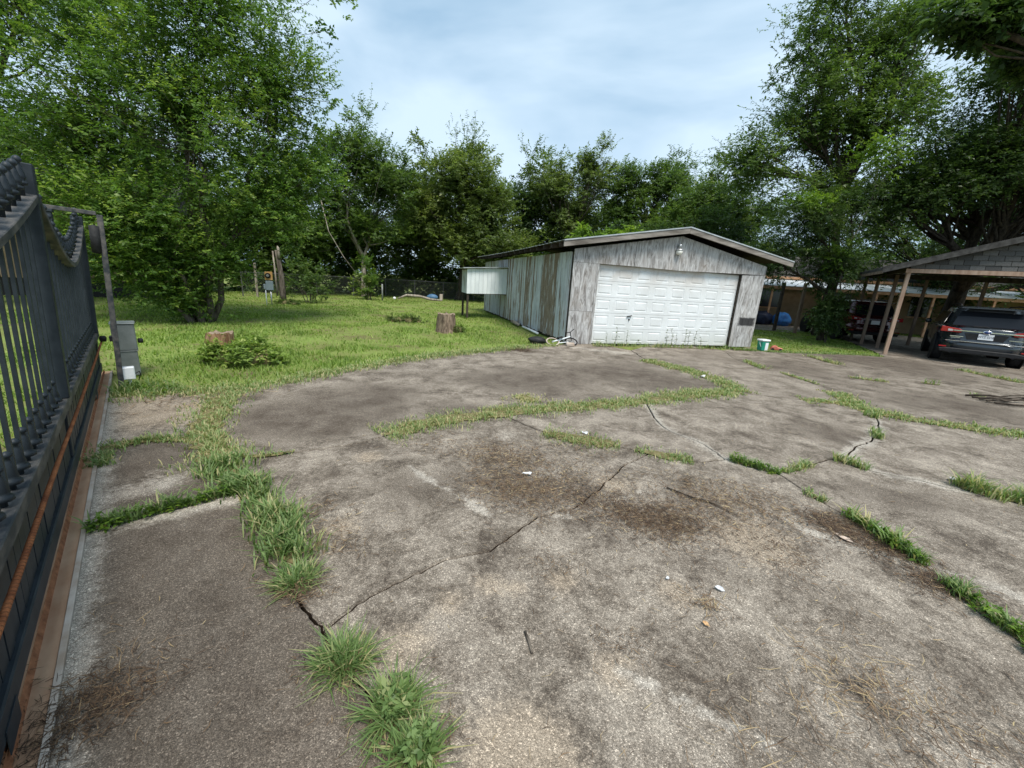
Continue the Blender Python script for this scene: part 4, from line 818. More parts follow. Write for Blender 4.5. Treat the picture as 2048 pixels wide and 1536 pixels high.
def make_suv(name, label, loc, rz, pm, plate, detail=True):
    root = empty(name, (*loc, 0), rz); tag(root, label, 'car')
    body = slices('body', pm, root, [(.34, .88, .10, 4.86, .10), (.42, .93, .02, 4.93, .12), (.56, .955, .0, 4.97, .14), (.66, .962, .025, 4.97, .14), (.685, .955, .07, 4.96, .14), (.80, .962, .085, 4.95, .14), (.98, .955, .10, 4.88, .15), (1.06, .93, .12, 4.75, .16), (1.10, .90, .15, 4.2, .15)])
    slices('cabin', pm, root, [(1.095, .895, .15, 3.85, .04), (1.2, .865, .20, 3.6, .05), (1.4, .80, .34, 3.2, .06), (1.58, .735, .44, 2.85, .06), (1.67, .69, .42, 2.7, .06), (1.705, .62, .50, 2.55, .06), (1.715, .4, .7, 2.3, .05)])
    # rear glass and side glass, laid just proud of the cabin
    def qd(nm, mat, pts, th=.008): 
        c = sum((Vector(p) for p in pts), Vector())/len(pts); nn = (Vector(pts[1])-Vector(pts[0])).cross(Vector(pts[-1])-Vector(pts[0])).normalized()*th
        k = len(pts); mb = MB(); mb.add([Vector(p)+nn for p in pts]+[Vector(p)-nn for p in pts], [tuple(range(k)), tuple(range(2*k-1, k-1, -1))]+[(i, k+i, k+(i+1) % k, (i+1) % k) for i in range(k)])
        return mb.build(nm, mat, root, bev=.004)
    qd('rear_window', M['car_glass'], [(-.74, .162, 1.13), (.74, .162, 1.13), (.66, .335, 1.42), (.60, .405, 1.56), (-.60, .405, 1.56), (-.66, .335, 1.42)], .012)
    for sg in (-1, 1):
        q = [(sg*.895, .55, 1.14), (sg*.893, 3.3, 1.14), (sg*.775, 2.75, 1.52), (sg*.765, .85, 1.52)]
        qd('side_window', M['car_glass'], q if sg > 0 else q[::-1], .012)
    MB().prism([(.40, 1.635), (.16, 1.645), (.17, 1.672), (.46, 1.69)], 'x', -.66, .66).build('spoiler', pm, root, bev=.01)
    for sg in (-1, 1): MB().tube([(sg*.63, .55, 1.70), (sg*.64, .6, 1.755), (sg*.66, 1.5, 1.775), (sg*.64, 2.5, 1.75), (sg*.62, 2.55, 1.70)], .018, 8).build('roof_rail', M['trim_black'], root, True)
    for sg in (-1, 1):
        for y_ in (.98, 3.87):
            w = MB().lathe([(.22, -.11), (.335, -.12), (.365, -.09), (.37, 0), (.365, .09), (.335, .12), (.22, .11)], 28, (sg*.83, y_, .37), 'x').build('wheel', M['tyre'], root, True)
            MB().lathe([(.02, 0), (.05, .02), (.19, .015), (.225, -.02), (.225, -.04)] if sg > 0 else [(.225, .04), (.225, .02), (.19, -.015), (.05, -.02), (.02, 0)], 20, (sg*.945, y_, .37), 'x').build('rim', M['rim'], w, True)
            MB().lathe([(.37, -.01), (.43, -.012), (.44, 0), (.43, .012), (.37, .01)], 28, (sg*.955, y_, .385), 'x').build('wheel_arch', M['trim_black'], root, True)
        MB().lathe([(.02, -.09), (.075, -.07), (.09, 0), (.07, .07), (.02, .09)], 12, (sg*1.06, 3.05, 1.15), 'y').build('mirror', pm, root, True)
    for sg in (-1, 1):
        lt_ = MB().prism([(sg*.955, .93), (sg*.52, .925), (sg*.50, 1.0), (sg*.56, 1.03), (sg*.945, 1.09)][::sg], 'y', .072, .20).build('tail_light', M['tail_red'], root, bev=.01)
        MB().prism([(sg*.80, 1.02), (sg*.70, 1.01), (sg*.70, .955), (sg*.80, .955)][::sg], 'y', .062, .075).build('reversing_lamp', M['tail_clear'], lt_)
        MB().box(min(sg*.74, sg*.9), max(sg*.74, sg*.9), -.012, .05, .475, .51).build('reflector', M['tail_red'], root, bev=.004)
        MB().lathe([(.03, 0), (.05, 0), (.05, .1), (.03, .1)], 14, (sg*.62, -.01, .36), 'y').build('exhaust_tip', M['trim_black'], root)
    MB().box(-.69, .69, .062, .095, .965, 1.0).build('chrome_strip', M['chrome'], root, bev=.006)
    MB().box(-.80, .80, -.004, .05, .668, .69).build('bumper_step', M['chrome'], root, bev=.006)
    MB().prism([(-.86, .33), (.86, .33), (.90, .44), (.62, .46), (-.62, .46), (-.90, .44)], 'y', -.018, .10).build('lower_bumper', M['trim_black'], root, bev=.02)
    MB().prism([(-.36, .74), (.36, .74), (.44, .93), (-.44, .93)], 'y', .078, .092).build('plate_recess', M['trim_black'], root, bev=.008)
    pl_ = MB().box(-.155, .155, .062, .068, .765, .925).build('licence_plate', M['plate_white'], root, bev=.003)
    if plate: text_mesh('plate_text', plate, .088, M['ink'], pl_, (0, .0605, .843), (R(90), 0, 0), .80); text_mesh('plate_state', 'TEXAS', .032, M['ink'], pl_, (0, .0605, .905), (R(90), 0, 0))
    if detail:
        em = MB().lathe([(.0, -.008), (.050, -.007), (.055, 0), (.055, .01)], 24, (0, .050, 0), 'y').build('emblem', M['chrome'], root, True); em.scale = (1.7, 1, 1); em.location = (0, 0, .985)
        ei = MB().lathe([(.0, -.002), (.042, -.001), (.042, .004)], 24, (0, .040, 0), 'y').build('emblem_badge', simple('badge_blue', (.02, .04, .12), None, rough=.2), em, True)
        MB().tube([(-.30, .145, 1.135), (-.02, .15, 1.14), (.02, .16, 1.12)], .012, 6).build('wiper', M['trim_black'], root)
        MB().box(-.72, -.44, .078, .084, .80, .822).build('model_badge', M['chrome'], root); MB().box(.46, .72, .078, .084, .80, .818).build('model_badge', M['chrome'], root)
        MB().box(-.70, -.50, .078, .084, .765, .78).build('model_badge', M['chrome'], root)
    return root
nC = np.array([math.sin(R(29)), math.cos(R(29))])
make_suv('parked_car', 'dark grey SUV parked tail-out under the carport', (13.72, 11.85), R(-41), M['car_grey'], 'WYZ 5318')
make_suv('parked_car', 'dark red SUV parked in shade behind the hanging tree', (14.9, 16.9), R(-12), M['car_red'], None, False)

# ------------------------------------------------------------------ stumps, service pole, junk
M['stump_bark'] = simple('stump_bark', (.085, .062, .045), (.30, .225, .165), 22, .95, .1, bump=1., stretch=(1, 1, .18), lo=.38, hi=.62)
M['cut_wood'] = simple('cut_wood', (.15, .11, .08), (.33, .26, .19), 16, .95, .1, bump=.8)
M['stump_orange'] = simple('stump_orange', (.13, .07, .038), (.40, .255, .15), 22, .95, .1, bump=1., stretch=(1, 1, .18), lo=.38, hi=.62)
def stump(label, loc, r0, h, seed, lean=(0, 0), bark='stump_bark'):
    root = empty('tree_stump', loc); tag(root, label, 'stump', 'cut tree stumps on the lawn'); rr = random.Random(seed); mb = MB(); n = 28; rows = 8; vs = []; fs = []
    prof = [1+.12*math.sin(3*2*math.pi*k/n+seed)+.07*math.sin(7*2*math.pi*k/n)+rr.uniform(-.09, .09) for k in range(n)]
    for i in range(rows):
        t = i/(rows-1); f = r0*(1.25-.3*t**.6)
        for k in range(n):
            a = 2*math.pi*k/n; q = f*prof[k]*(1+rr.uniform(-.02, .02)); vs.append((math.cos(a)*q+lean[0]*t, math.sin(a)*q+lean[1]*t, -.08+(h+.08)*t+(rr.uniform(-.035, .03) if i == rows-1 else 0)))
    for i in range(rows-1):
        for k in range(n): fs.append((i*n+k, i*n+(k+1) % n, (i+1)*n+(k+1) % n, (i+1)*n+k))
    mb.add(vs, fs).build('trunk', M[bark], root, True)
    top = vs[-n:]; MB().add([(x*1.0, y*1.0, z-.004) for x, y, z in top]+[(lean[0], lean[1], h-.01)], [(k, (k+1) % n, n) for k in range(n)]).build('cut_face', M['cut_wood'], root)
    return root
stump('orange-brown tree stump half covered by a vine mound near the gate', (-5.02, 6.72, 0), .19, .46, 3, (.03, .02), 'stump_orange')
stump('pale grey-brown tree stump standing alone in the mown lawn', (-2.12, 12.3, 0), .26, .52, 5)
def mound(name, label, c, r_, n, leaf, mat, seed, cat='vine', tb=0.):
    r = np.random.default_rng(seed); u = unit(r.normal(0, 1, (n, 3))); u[:, 2] = np.abs(u[:, 2]); k = r.uniform(.75, 1.05, n)*(1+.15*np.sin(u[:, 0]*7))
    root = empty(name, c); tag(root, label, cat); crown('leaves', mat, root, u*k[:, None]*np.array(r_), None, u, 5, 8, leaf, seed, clump_r=.12, tintbias=tb)
    core = lump('vine_core', M['thatch'], (0, 0, 0), (r_[0]*.8, r_[1]*.8, r_[2]*.8), seed); core.parent = root; return root
mound('vine_mound', 'green vine mound smothering the orange-brown stump', (-4.62, 6.72, -.02), (.60, .44, .38), 280, .06, M['grass'], 41, tb=-.10)
mound('vine_tuft', 'small leafy vine tuft at the right foot of the lone stump', (-1.82, 12.35, -.02), (.22, .2, .22), 26, .05, M['leaf_olive'], 42)
mound('ground_vine', 'low weedy hump in the middle of the lawn', (-3.95, 14.4, -.05), (.75, .35, .2), 70, .06, M['leaf_olive'], 43, 'weeds', -.1)
mound('pole_vine', 'leafy vine clump at the foot of the service pole', (-10.35, 18.3, -.03), (.55, .35, .2), 60, .06, M['leaf_mid'], 44)
pole = empty('service_pole', (-10.75, 18.6, 0)); tag(pole, 'broken-off rough wooden service pole on the lawn', 'pole')
pp = [(0, 0, -.2), (.02, 0, .5), (.0, .02, 1.2), (-.06, 0, 1.9), (-.12, 0, 2.3)]
MB().tube(pp, [.17, .13, .11, .095, .07], 11).build('trunk', M['bark'], pole, True)
MB().tube([(-.15, -.14, .3), (-.17, -.13, 1.2), (-.22, -.12, 2.25)], [.045, .04, .03], 7).build('split_plank', M['bark_pale'], pole, True)
MB().tube([(.0, -.06, 1.95), (-.02, -.02, 2.38), (-.06, 0, 2.48)], [.07, .06, .02], 6).build('splintered_top', M['bark_pale'], pole, True)
mtr = empty('meter_boxes', (-10.55, 17.35, 0), R(20)); tag(mtr, 'orange meter base above blue-grey electric box on two thin pipes', 'electric meter')
M['meter_tan'] = simple('meter_tan', (.50, .27, .085), (.60, .38, .16), 6, .6, .3); M['box_blue'] = simple('box_blue', (.20, .26, .29), (.27, .33, .36), 5, .55, .35)
MB().box(-.14, .14, -.06, .05, 1.02, 1.36).build('meter_base', M['meter_tan'], mtr, bev=.008)
ms_ = MB().lathe([(.11, 0), (.11, -.03), (.085, -.035), (.085, -.05)], 20, (-.02, -.06, 1.20), 'y').build('meter_socket', M['black'], mtr)
MB().lathe([(.05, 0), (.05, -.02), (.0, -.022)], 14, (-.02, -.11, 1.20), 'y').build('socket_cap', M['galv'], ms_)
MB().box(-.13, .14, -.07, .05, .60, .98).build('breaker_box', M['box_blue'], mtr, bev=.008); MB().box(-.22, -.135, -.04, .03, .64, .84).build('side_box', M['box_blue'], mtr, bev=.006)
MB().tube([(-.16, 0, -.1), (-.16, 0, .64)], .02, 8).build('conduit', M['white_siding'], mtr, True); MB().tube([(.03, 0, -.1), (.03, 0, .60)], .03, 8).build('conduit', M['galv'], mtr, True)
MB().tube([(.0, 0, .98), (.0, 0, 1.02)], .03, 8).build('conduit', M['galv'], mtr, True)
gy_ = MB().tube([(-8.55, 18.2, 4.4), (-8.3, 18.2, 3.2), (-7.75, 18.3, 2.2), (-7.2, 18.4, 1.45)], [.022, .018, .014, .006], 6).build('hanging_branch', M['bark_pale'], None, True); tag(gy_, 'bare pale branch hanging down over the round shrub', 'branch')
M['bucket_green'] = simple('bucket_green', (.01, .20, .13), (.02, .27, .18), 5, .45, .4); M['toy_red'] = simple('toy_red', (.45, .10, .07), (.55, .18, .12), 9, .5, .4)
bk = empty('litter_bucket', (7.62, 12.32, 0), R(10)); bk.scale = (.78, .85, 1.05); tag(bk, 'green and white plastic tub beside the garage pier', 'tub')
MB().prism([(-.14, 0), (.14, 0), (.17, .28), (-.17, .28)], 'y', -.12, .12).build('tub', M['bucket_green'], bk, bev=.02)
MB().box(-.185, .185, -.14, .14, .282, .33).build('lid', M['pvc_white'], bk, bev=.012); MB().box(-.01, .12, -.126, -.121, .02, .24).build('label_panel', M['pvc_white'], bk)
MB().tube([(-.17, 0, .27), (-.2, -.06, .2), (-.17, -.1, .12)], .008, 6).build('handle', M['pvc_white'], bk, True)
ty = empty('red_toy', (8.12, 12.45, 0), R(-20)); tag(ty, 'broken red plastic toy lying in grass beside the tub', 'toy')
MB().prism([(-.17, .02), (.16, .03), (.18, .09), (.05, .12), (-.02, .17), (-.12, .14)], 'y', -.07, .07).build('shell', M['toy_red'], ty, bev=.02)
for x_ in (-.1, .11): MB().lathe([(.02, -.01), (.045, -.01), (.045, .01), (.02, .01)], 12, (x_, -.085, .045), 'y').build('wheel', M['trim_black'], ty)
# heap by the garage corner: white bike lying down, dark bag, white pipe
bike = empty('fallen_bicycle', (1.28, 10.86, -.03), R(25)); bike.scale = (.9, .9, .85); tag(bike, 'small white bicycle lying on its side at the garage corner', 'bicycle')
for x_ in (-.32, .34):
    ring_ = [(x_+.2*math.cos(a), .2*math.sin(a)*.55, .14+.16*math.sin(a)*.6) for a in np.linspace(0, 2*math.pi, 22)]
    MB().tube(ring_, .02, 6).build('wheel', M['cream_steel' if x_ < 0 else 'tyre'], bike, True)
    MB().lathe([(.0, -.02), (.03, -.02), (.03, .02), (.0, .02)], 8, (x_, 0, .14), 'y').build('hub', M['galv'], bike)
MB().tube([(-.32, 0, .14), (-.05, .02, .20), (.28, .0, .30)], .022, 8).build('frame', M['white_siding'], bike, True)
MB().tube([(-.05, .02, .20), (-.1, .0, .10), (.22, -.03, .13)], .018, 8).build('down_tube', M['white_siding'], bike, True)
MB().tube([(.34, 0, .14), (.30, 0, .33), (.28, .02, .44)], .016, 8).build('fork', M['trim_black'], bike, True)
MB().tube([(.14, .1, .40), (.28, .02, .44), (.33, -.1, .56)], .013, 8).build('handlebar', M['trim_black'], bike, True)
MB().prism([(-.16, .24), (.02, .27), (.02, .31), (-.16, .29)], 'y', -.05, .05).build('saddle', M['trim_black'], bike, bev=.015)
tag(lump('dark_bag', M['trim_black'], (.62, 10.98, .06), (.24, .14, .12), 5), 'crumpled dark bag lying in the grass left of the bicycle', 'bag')
tag(MB().box(-.11, .11, -.08, .08, 0, .09).build('broken_block', M['cream_steel'], None, bev=.02), 'pale broken concrete block beside the fallen bicycle', 'block'); bpy.data.objects['broken_block'].location = (1.5, 10.75, 0)
tag(MB().tube([(.25, 14.4, .05), (.5, 13.5, .05), (.72, 12.7, .045)], .035, 10).build('drain_pipe', M['pvc_white'], None, True), 'white plastic pipe lying along the garage side wall', 'pipe')
tag(MB().tube([(-.16, 16.0, .06), (-.02, 15.4, .07), (.12, 14.9, .05)], [.06, .07, .05], 8).build('timber_scrap', M['bark_pale'], None, True), 'pale timber scrap lying against the garage side wall', 'timber')
lg = MB().tube([(-7.6, 25.9, .08), (-7.1, 26.1, .32), (-6.3, 26.2, .30), (-5.6, 26.5, .12), (-4.9, 26.6, .1)], [.05, .08, .09, .08, .05], 7).build('fallen_log', M['bark_pale'], None, True); tag(lg, 'bent pale log lying at the back edge of the lawn', 'log')
tag(lump('white_ball', M['pvc_white'], (-7.75, 25.7, .10), (.10, .10, .10), 7, 2, .05), 'white ball lying at the end of the bent log', 'ball')
tag(lump('blue_drum', simple('drum_blue', (.06, .14, .25), (.1, .2, .34), 4, .5), (-6.0, 28.8, .16), (.42, .26, .22), 8, 2, .12), 'faded blue plastic drum lying by the back fence', 'drum')
tag(MB().box(-.1, .1, -.1, .1, 0, .42).build('concrete_stub', M['cream_steel'], None, bev=.02), 'small pale concrete stub right of the blue drum', 'stub'); bpy.data.objects['concrete_stub'].location = (-5.3, 28.4, 0)
tag(MB().tube([(-8.25, 24.9, -.1), (-8.25, 24.9, .95)], .05, 8).build('pipe_bollard', M['operator_grey'], None, True), 'short grey pipe standing right of the young shrub', 'pipe')
# ------------------------------------------------------------------ litter on the slabs
M['paper'] = simple('paper', (.48, .49, .50), (.66, .67, .68), 12, .6, .2); M['leaf_tan'] = simple('leaf_tan', (.42, .24, .11), (.55, .36, .19), 20, .8); M['slate'] = simple('slate_chip', (.42, .31, .24), (.55, .44, .36), 15, .9)
def scrap(name, label, loc, size, mat, seed, cat, group=None, bend=.25):
    rr = random.Random(seed); n = 9; vs = []; a0 = rr.uniform(0, 6)
    for k in range(n):
        a = a0+2*math.pi*k/n; q = size*rr.uniform(.5, 1.1); vs.append((math.cos(a)*q, math.sin(a)*q*.55, .006+size*bend*rr.uniform(0, 1)))
    vs.append((0, 0, .006+size*bend*.3)); o = MB().add(vs, [(k, (k+1) % n, n) for k in range(n)]).build(name, mat); o.location = (*loc, 0); o.rotation_euler.z = rr.uniform(0, 3)
    so_ = o.modifiers.new('thick', 'SOLIDIFY'); so_.thickness = .003; return tag(o, label, cat, group)
for i, (x_, y_, sz, lb) in enumerate(((.17, 3.13, .045, 'white paper scrap lying on the brown straw patch'), (.96, 1.96, .018, 'tiny white paper scrap left of the crumpled foil scrap'), (1.23, 1.90, .03, 'crumpled whitish foil scrap on the grey slab in the foreground'), (3.72, 7.69, .09, 'white plastic scrap on the grass seam in front of garage'), (.84, 4.2, .05, 'pale scrap at the end of the short middle grass strip'), (4.3, 3.56, .07, 'crumpled clear plastic on the tall grass tuft at right'), (2.78, 2.61, .045, 'flat whitish wrapper beside the weedy right seam'))):
    scrap('litter_scrap', lb, (x_, y_), sz, M['paper'], i+1, 'litter', 'pale litter scraps on the driveway', .5)
scrap('dead_leaf', 'curled tan dead leaf on the foreground slab', (1.04, 1.65), .026, M['leaf_tan'], 21, 'leaf', None, .5)
scrap('stone_chip', 'flat tan stone chip beside the weedy right seam', (2.38, 2.48), .06, M['slate'], 22, 'stone', None, .1)
tag(MB().tube([(.135, 1.54, .006), (.15, 1.49, .007), (.165, 1.43, .006)], .006, 6).build('short_stick', M['bark'], None, True), 'short straight stick lying on the foreground slab', 'stick')
tag(MB().tube([(1.35, 3.05, .006), (1.5, 2.9, .012), (1.62, 2.86, .006), (1.72, 2.72, .006)], [.006, .009, .008, .004], 6).build('dark_twig', M['bark_dark'], None, True), 'dark forked twig lying on the straw patch', 'twig')
bt = empty('branch_pile', (9.2, 7.15, 0)); tag(bt, 'dark fallen branches on the slab at the right edge', 'branches')
for i in range(5):
    a = rs.uniform(-.5, .5); MB().tube(curve((-.6, -.2+.12*i, .03), (.6+rs.uniform(-.2, .3), -.25+.14*i+a*.4, .05+.02*i), .2, 6, rs, 0), [.02, .02, .018, .016, .013, .01, .006], 6).build('branch', M['bark_dark'], bt, True)
STRAW = [(-0.07, 3.5, 0.22, 900, 0.06, 0), (-0.01, 2.93, 0.2, 800, 0.06, 0), (0.19, 2.73, 0.2, 500, 0.06, -0.1), (0.38, 3.16, 0.25, 700, 0.06, 0), (0.66, 2.78, 0.22, 600, 0.06, -0.1), (0.93, 2.64, 0.16, 900, 0.05, -0.3), (1.29, 2.62, 0.18, 700, 0.06, -0.25), (1.59, 2.97, 0.28, 600, 0.07, 0), (1.12, 2.45, 0.15, 500, 0.07, -0.2), (1.9, 2.93, 0.25, 450, 0.07, 0.05), (0.67, 3.73, 0.3, 400, 0.06, 0.1), (-0.57, 3.66, 0.25, 250, 0.05, 0), (0.32, 2.02, 0.09, 70, 0.06, -0.2), (1.82, 2.3, 0.13, 170, 0.05, -0.35), (1.83, 2.11, 0.12, 110, 0.05, -0.3), (1.08, 1.82, 0.10, 60, 0.07, -0.1), (1.12, 1.78, 0.03, 40, 0.1, 0.2), (1.59, 1.44, 0.15, 170, 0.09, 0.2), (1.64, 1.34, 0.1, 160, 0.07, 0.2), (1.33, 1.26, 0.1, 60, 0.08, 0.15), (1.01, 1.13, 0.12, 70, 0.09, 0.15), (1.66, 1.17, 0.14, 120, 0.06, -0.2), (1.87, 1.27, 0.12, 60, 0.06, -0.1), (2.52, 2.59, 0.12, 350, 0.08, -0.35), (2.62, 2.38, 0.12, 400, 0.08, -0.35), (2.63, 2.06, 0.1, 350, 0.08, -0.3), (2.42, 2.71, 0.12, 250, 0.08, -0.25), (-1.47, 1.11, 0.10, 260, 0.07, -0.3), (-1.44, 1.16, 0.12, 170, 0.07, -0.25), (-1.47, 0.99, 0.07, 220, 0.05, -0.4), (-1.56, 1.35, 0.15, 60, 0.08, 0.1), (-1.0, 1.68, 0.06, 160, 0.05, -0.2), (0.55, 1.5, 0.08, 80, 0.04, -0.3), (0.14, 9.58, 0.2, 700, 0.06, -0.45), (-4.06, 4.45, 0.3, 160, 0.15, 0.1), (-3.74, 4.73, 0.4, 200, 0.15, 0.1), (2.06, 2.67, 0.2, 200, 0.07, 0)]
TUFTS = [(-1.07, 1.78, 0.085, 0.1, 260), (-0.63, 1.33, 0.085, 0.13, 300), (-0.36, 1.15, 0.07, 0.15, 220), (-0.24, 1.01, 0.06, 0.14, 160)]
SEAMS = [('a0', [(-3.69, 5.11), (-3.31, 4.22), (-2.99, 3.65), (-2.67, 3.33), (-2.32, 2.97)], 0.24, 0.045, 1700, 0.25), ('a2', [(-2.37, 3.01), (-2.1, 2.74), (-1.85, 2.59)], 0.17, 0.1, 1300, 0.0), ('a3', [(-1.92, 2.69), (-1.55, 2.33), (-1.31, 2.09), (-1.14, 1.89)], 0.13, 0.11, 1700, 0.0), ('b1', [(-3.18, 2.81), (-3.39, 3.06), (-3.42, 3.23), (-3.16, 3.39), (-2.79, 3.43)], 0.1, 0.05, 1500, 0.12), ('b2', [(-2.48, 2.06), (-2.29, 2.26), (-2.1, 2.44), (-1.95, 2.58)], 0.035, 0.1, 900, -0.12), ('c0', [(-2.38, 3.11), (-2.14, 3.17), (-1.91, 3.3)], 0.05, 0.04, 600, 0.1), ('c1', [(-1.28, 3.78), (-0.7, 4.41), (0.25, 4.94), (1.09, 5.29), (1.9, 5.67), (3.08, 6.35), (3.87, 6.63)], 0.24, 0.045, 1900, 0.22), ('d', [(3.87, 6.63), (3.95, 7.46), (3.72, 8.27), (3.38, 8.79), (3.08, 9.28)], 0.27, 0.045, 1700, 0.2), ('q', [(0.13, 5.62), (0.3, 5.28)], 0.22, 0.035, 1400, 0.45), ('k0', [(0.37, 4.16), (0.87, 4.0), (1.17, 3.91)], 0.2, 0.04, 1300, 0.2), ('k1', [(1.3, 3.83), (1.82, 3.64)], 0.15, 0.04, 1000, 0.15), ('k2', [(2.23, 3.73), (2.36, 3.61), (2.57, 3.47)], 0.05, 0.07, 900, -0.1), ('k3', [(2.59, 3.16), (2.62, 2.98)], 0.05, 0.05, 1000, 0.1), ('k4', [(2.65, 2.8), (2.69, 2.53), (2.69, 2.38)], 0.05, 0.10, 600, 0.15), ('k5', [(2.69, 2.48), (2.71, 2.23)], 0.04, 0.07, 1000, -0.05), ('k6', [(2.67, 2.08), (2.67, 1.91), (2.67, 1.68), (2.62, 1.54)], 0.06, 0.07, 1300, -0.1), ('i0', [(5.29, 5.72), (5.29, 5.54)], 0.07, 0.1, 900, 0.1), ('i1', [(4.73, 4.91), (4.52, 4.66)], 0.05, 0.08, 700, 0.1), ('i2', [(2.64, 3.51), (3.03, 3.73)], 0.05, 0.06, 600, 0.15), ('m0', [(3.41, 3.92), (3.51, 3.85), (3.58, 3.69)], 0.08, 0.09, 700, 0.15), ('m1', [(4.25, 3.52), (4.31, 3.35), (4.54, 3.2), (4.68, 3.14)], 0.09, 0.13, 1200, 0.15), ('e0', [(4.76, 6.41), (5.29, 6.35), (5.49, 6.12)], 0.2, 0.035, 900, 0.2), ('e1', [(5.89, 7.1), (5.49, 6.12), (5.53, 5.88), (6.0, 5.56), (6.63, 5.29), (7.1, 5.22)], 0.22, 0.05, 1200, 0.2), ('f0', [(5.86, 10.07), (5.78, 9.08)], 0.15, 0.07, 300, 0.15), ('f1', [(5.92, 8.76), (6.02, 7.68)], 0.08, 0.05, 220, 0.2), ('g0', [(8.62, 11.73), (8.53, 10.39)], 0.12, 0.1, 300, 0.2), ('g1', [(7.42, 8.69), (8.02, 8.43)], 0.12, 0.06, 250, 0.2), ('g2', [(12.1, 10.89), (12.08, 9.94), (12.05, 9.33)], 0.15, 0.08, 250, 0.1), ('g3', [(8.9, 8.61), (9.19, 8.47)], 0.1, 0.12, 110, 0.1), ('g4', [(8.9, 7.62), (8.94, 7.36)], 0.1, 0.07, 250, 0.1), ('gw', [(2.16, 11.01), (3.92, 11.53), (6.46, 12.07)], 0.1, 0.13, 170, 0.1), ('gw2', [(6.56, 12.1), (7.29, 12.1)], 0.12, 0.08, 400, 0.05), ('edge', [(-4.69, 4.45), (-4.23, 4.71), (-3.59, 5.06), (-3.17, 5.76), (-2.63, 6.71), (-1.8, 7.99), (-0.56, 9.25), (0.4, 10.22), (1.09, 10.67)], 0.24, 0.05, 1300, 0.22), ('redge', [(7.61, 12.13), (8.79, 12.3), (10.65, 12.7), (11.69, 12.71)], 0.15, 0.06, 400, 0.0), ('rot', [(-4.86, 4.82), (-4.54, 4.78), (-4.25, 4.9)], 0.25, 0.10, 600, 0.0)]
# ------------------------------------------------------------------ grass
def blades(root, d, h, lean, w, seed):
    """curved blades: two quads each. root (n,3), d = horizontal lean direction (n,2), h height, lean horizontal reach, w width"""
    n = len(root); D = np.concatenate([d, np.zeros((n, 1))], 1); S = np.stack([-d[:, 1], d[:, 0], np.zeros(n)], 1)*(w*.5)[:, None]
    mid = root+D*(lean*.38)[:, None]+np.array([0, 0, 1.])*(h*.66)[:, None]; tip = root+D*lean[:, None]+np.array([0, 0, 1.])*h[:, None]
    V = np.stack([root-S*.8, root+S*.8, mid-S, mid+S, tip-S*.12, tip+S*.12], 1).reshape(-1, 3)
    b = np.arange(n)[:, None]*6; F = np.concatenate([b+np.array([[0, 1, 3, 2]]), b+np.array([[2, 3, 5, 4]])], 1).reshape(-1, 4)
    return V, F
def scatter_pl(pl, width, n, r):
    p = np.array(pl)[:, :2]; sl_ = np.linalg.norm(np.diff(p, axis=0), axis=1); c = np.concatenate([[0], np.cumsum(sl_)]); t = r.random(n)*c[-1]
    i = np.clip(np.searchsorted(c, t, side='right')-1, 0, len(sl_)-1); f = (t-c[i])/sl_[i]; q = p[i]+(p[i+1]-p[i])*f[:, None]
    tg = (p[i+1]-p[i])/sl_[i][:, None]; nn = np.stack([-tg[:, 1], tg[:, 0]], 1); off = np.clip(r.normal(0, .5, n), -1.3, 1.3)*width*(.6+.8*vnoise(q[:, 0], q[:, 1], .22, 77))
    return q+nn*off[:, None], off/width, c[-1]
Vs, Fs, Ts, vo = [], [], [], 0
for si, (nm, pl, wd, ht, den, tb) in enumerate(SEAMS):
    r = np.random.default_rng(500+si); Ln = sum(math.dist(a, b) for a, b in zip(pl[:-1], pl[1:])); n = int(Ln*den)
    q, off, _ = scatter_pl(smooth_pl([p[:2] for p in pl], 4), wd, n, r)
    cl = vnoise(q[:, 0], q[:, 1], .11, 80+si); keep = r.random(n) < np.clip(.25+1.3*cl, 0, 1); q, off, cl = q[keep], off[keep], cl[keep]; n = len(q)
    a = r.uniform(0, 2*math.pi, n); dd = np.stack([np.cos(a), np.sin(a)], 1); dist = np.hypot(q[:, 0], q[:, 1])
    h = ht*r.uniform(.35, 1.15, n)*(.55+.8*cl); ln = h*r.uniform(.3, 1.3, n); w = np.clip(.0032+.0011*dist, .004, .012)*r.uniform(.7, 1.3, n)*(1.5 if ht > .09 and dist.mean() < 4 else 1)
    V, F = blades(np.concatenate([q, np.full((n, 1), -.004)], 1), dd, h, ln, w, si); tn = np.clip(.40+tb+r.normal(0, .2, n)+.4*(r.random(n) < .16), 0, 1)
    Vs.append(V); Fs.append(F+vo); vo += len(V); Ts.append(np.repeat(tn, 2))
tag(npmesh('seam_grass', np.concatenate(Vs), np.concatenate(Fs), M['weed_grass'], None, np.concatenate(Ts)), 'low grass and weeds growing in the driveway seams', 'grass', kind='stuff')
TL_ = ['dense round grass tuft at the lower end of the long left seam', 'broad grass clump below the crack junction in the foreground', 'tall leafy weed clump just above the bottom edge', 'weed clump at the very bottom of the picture']
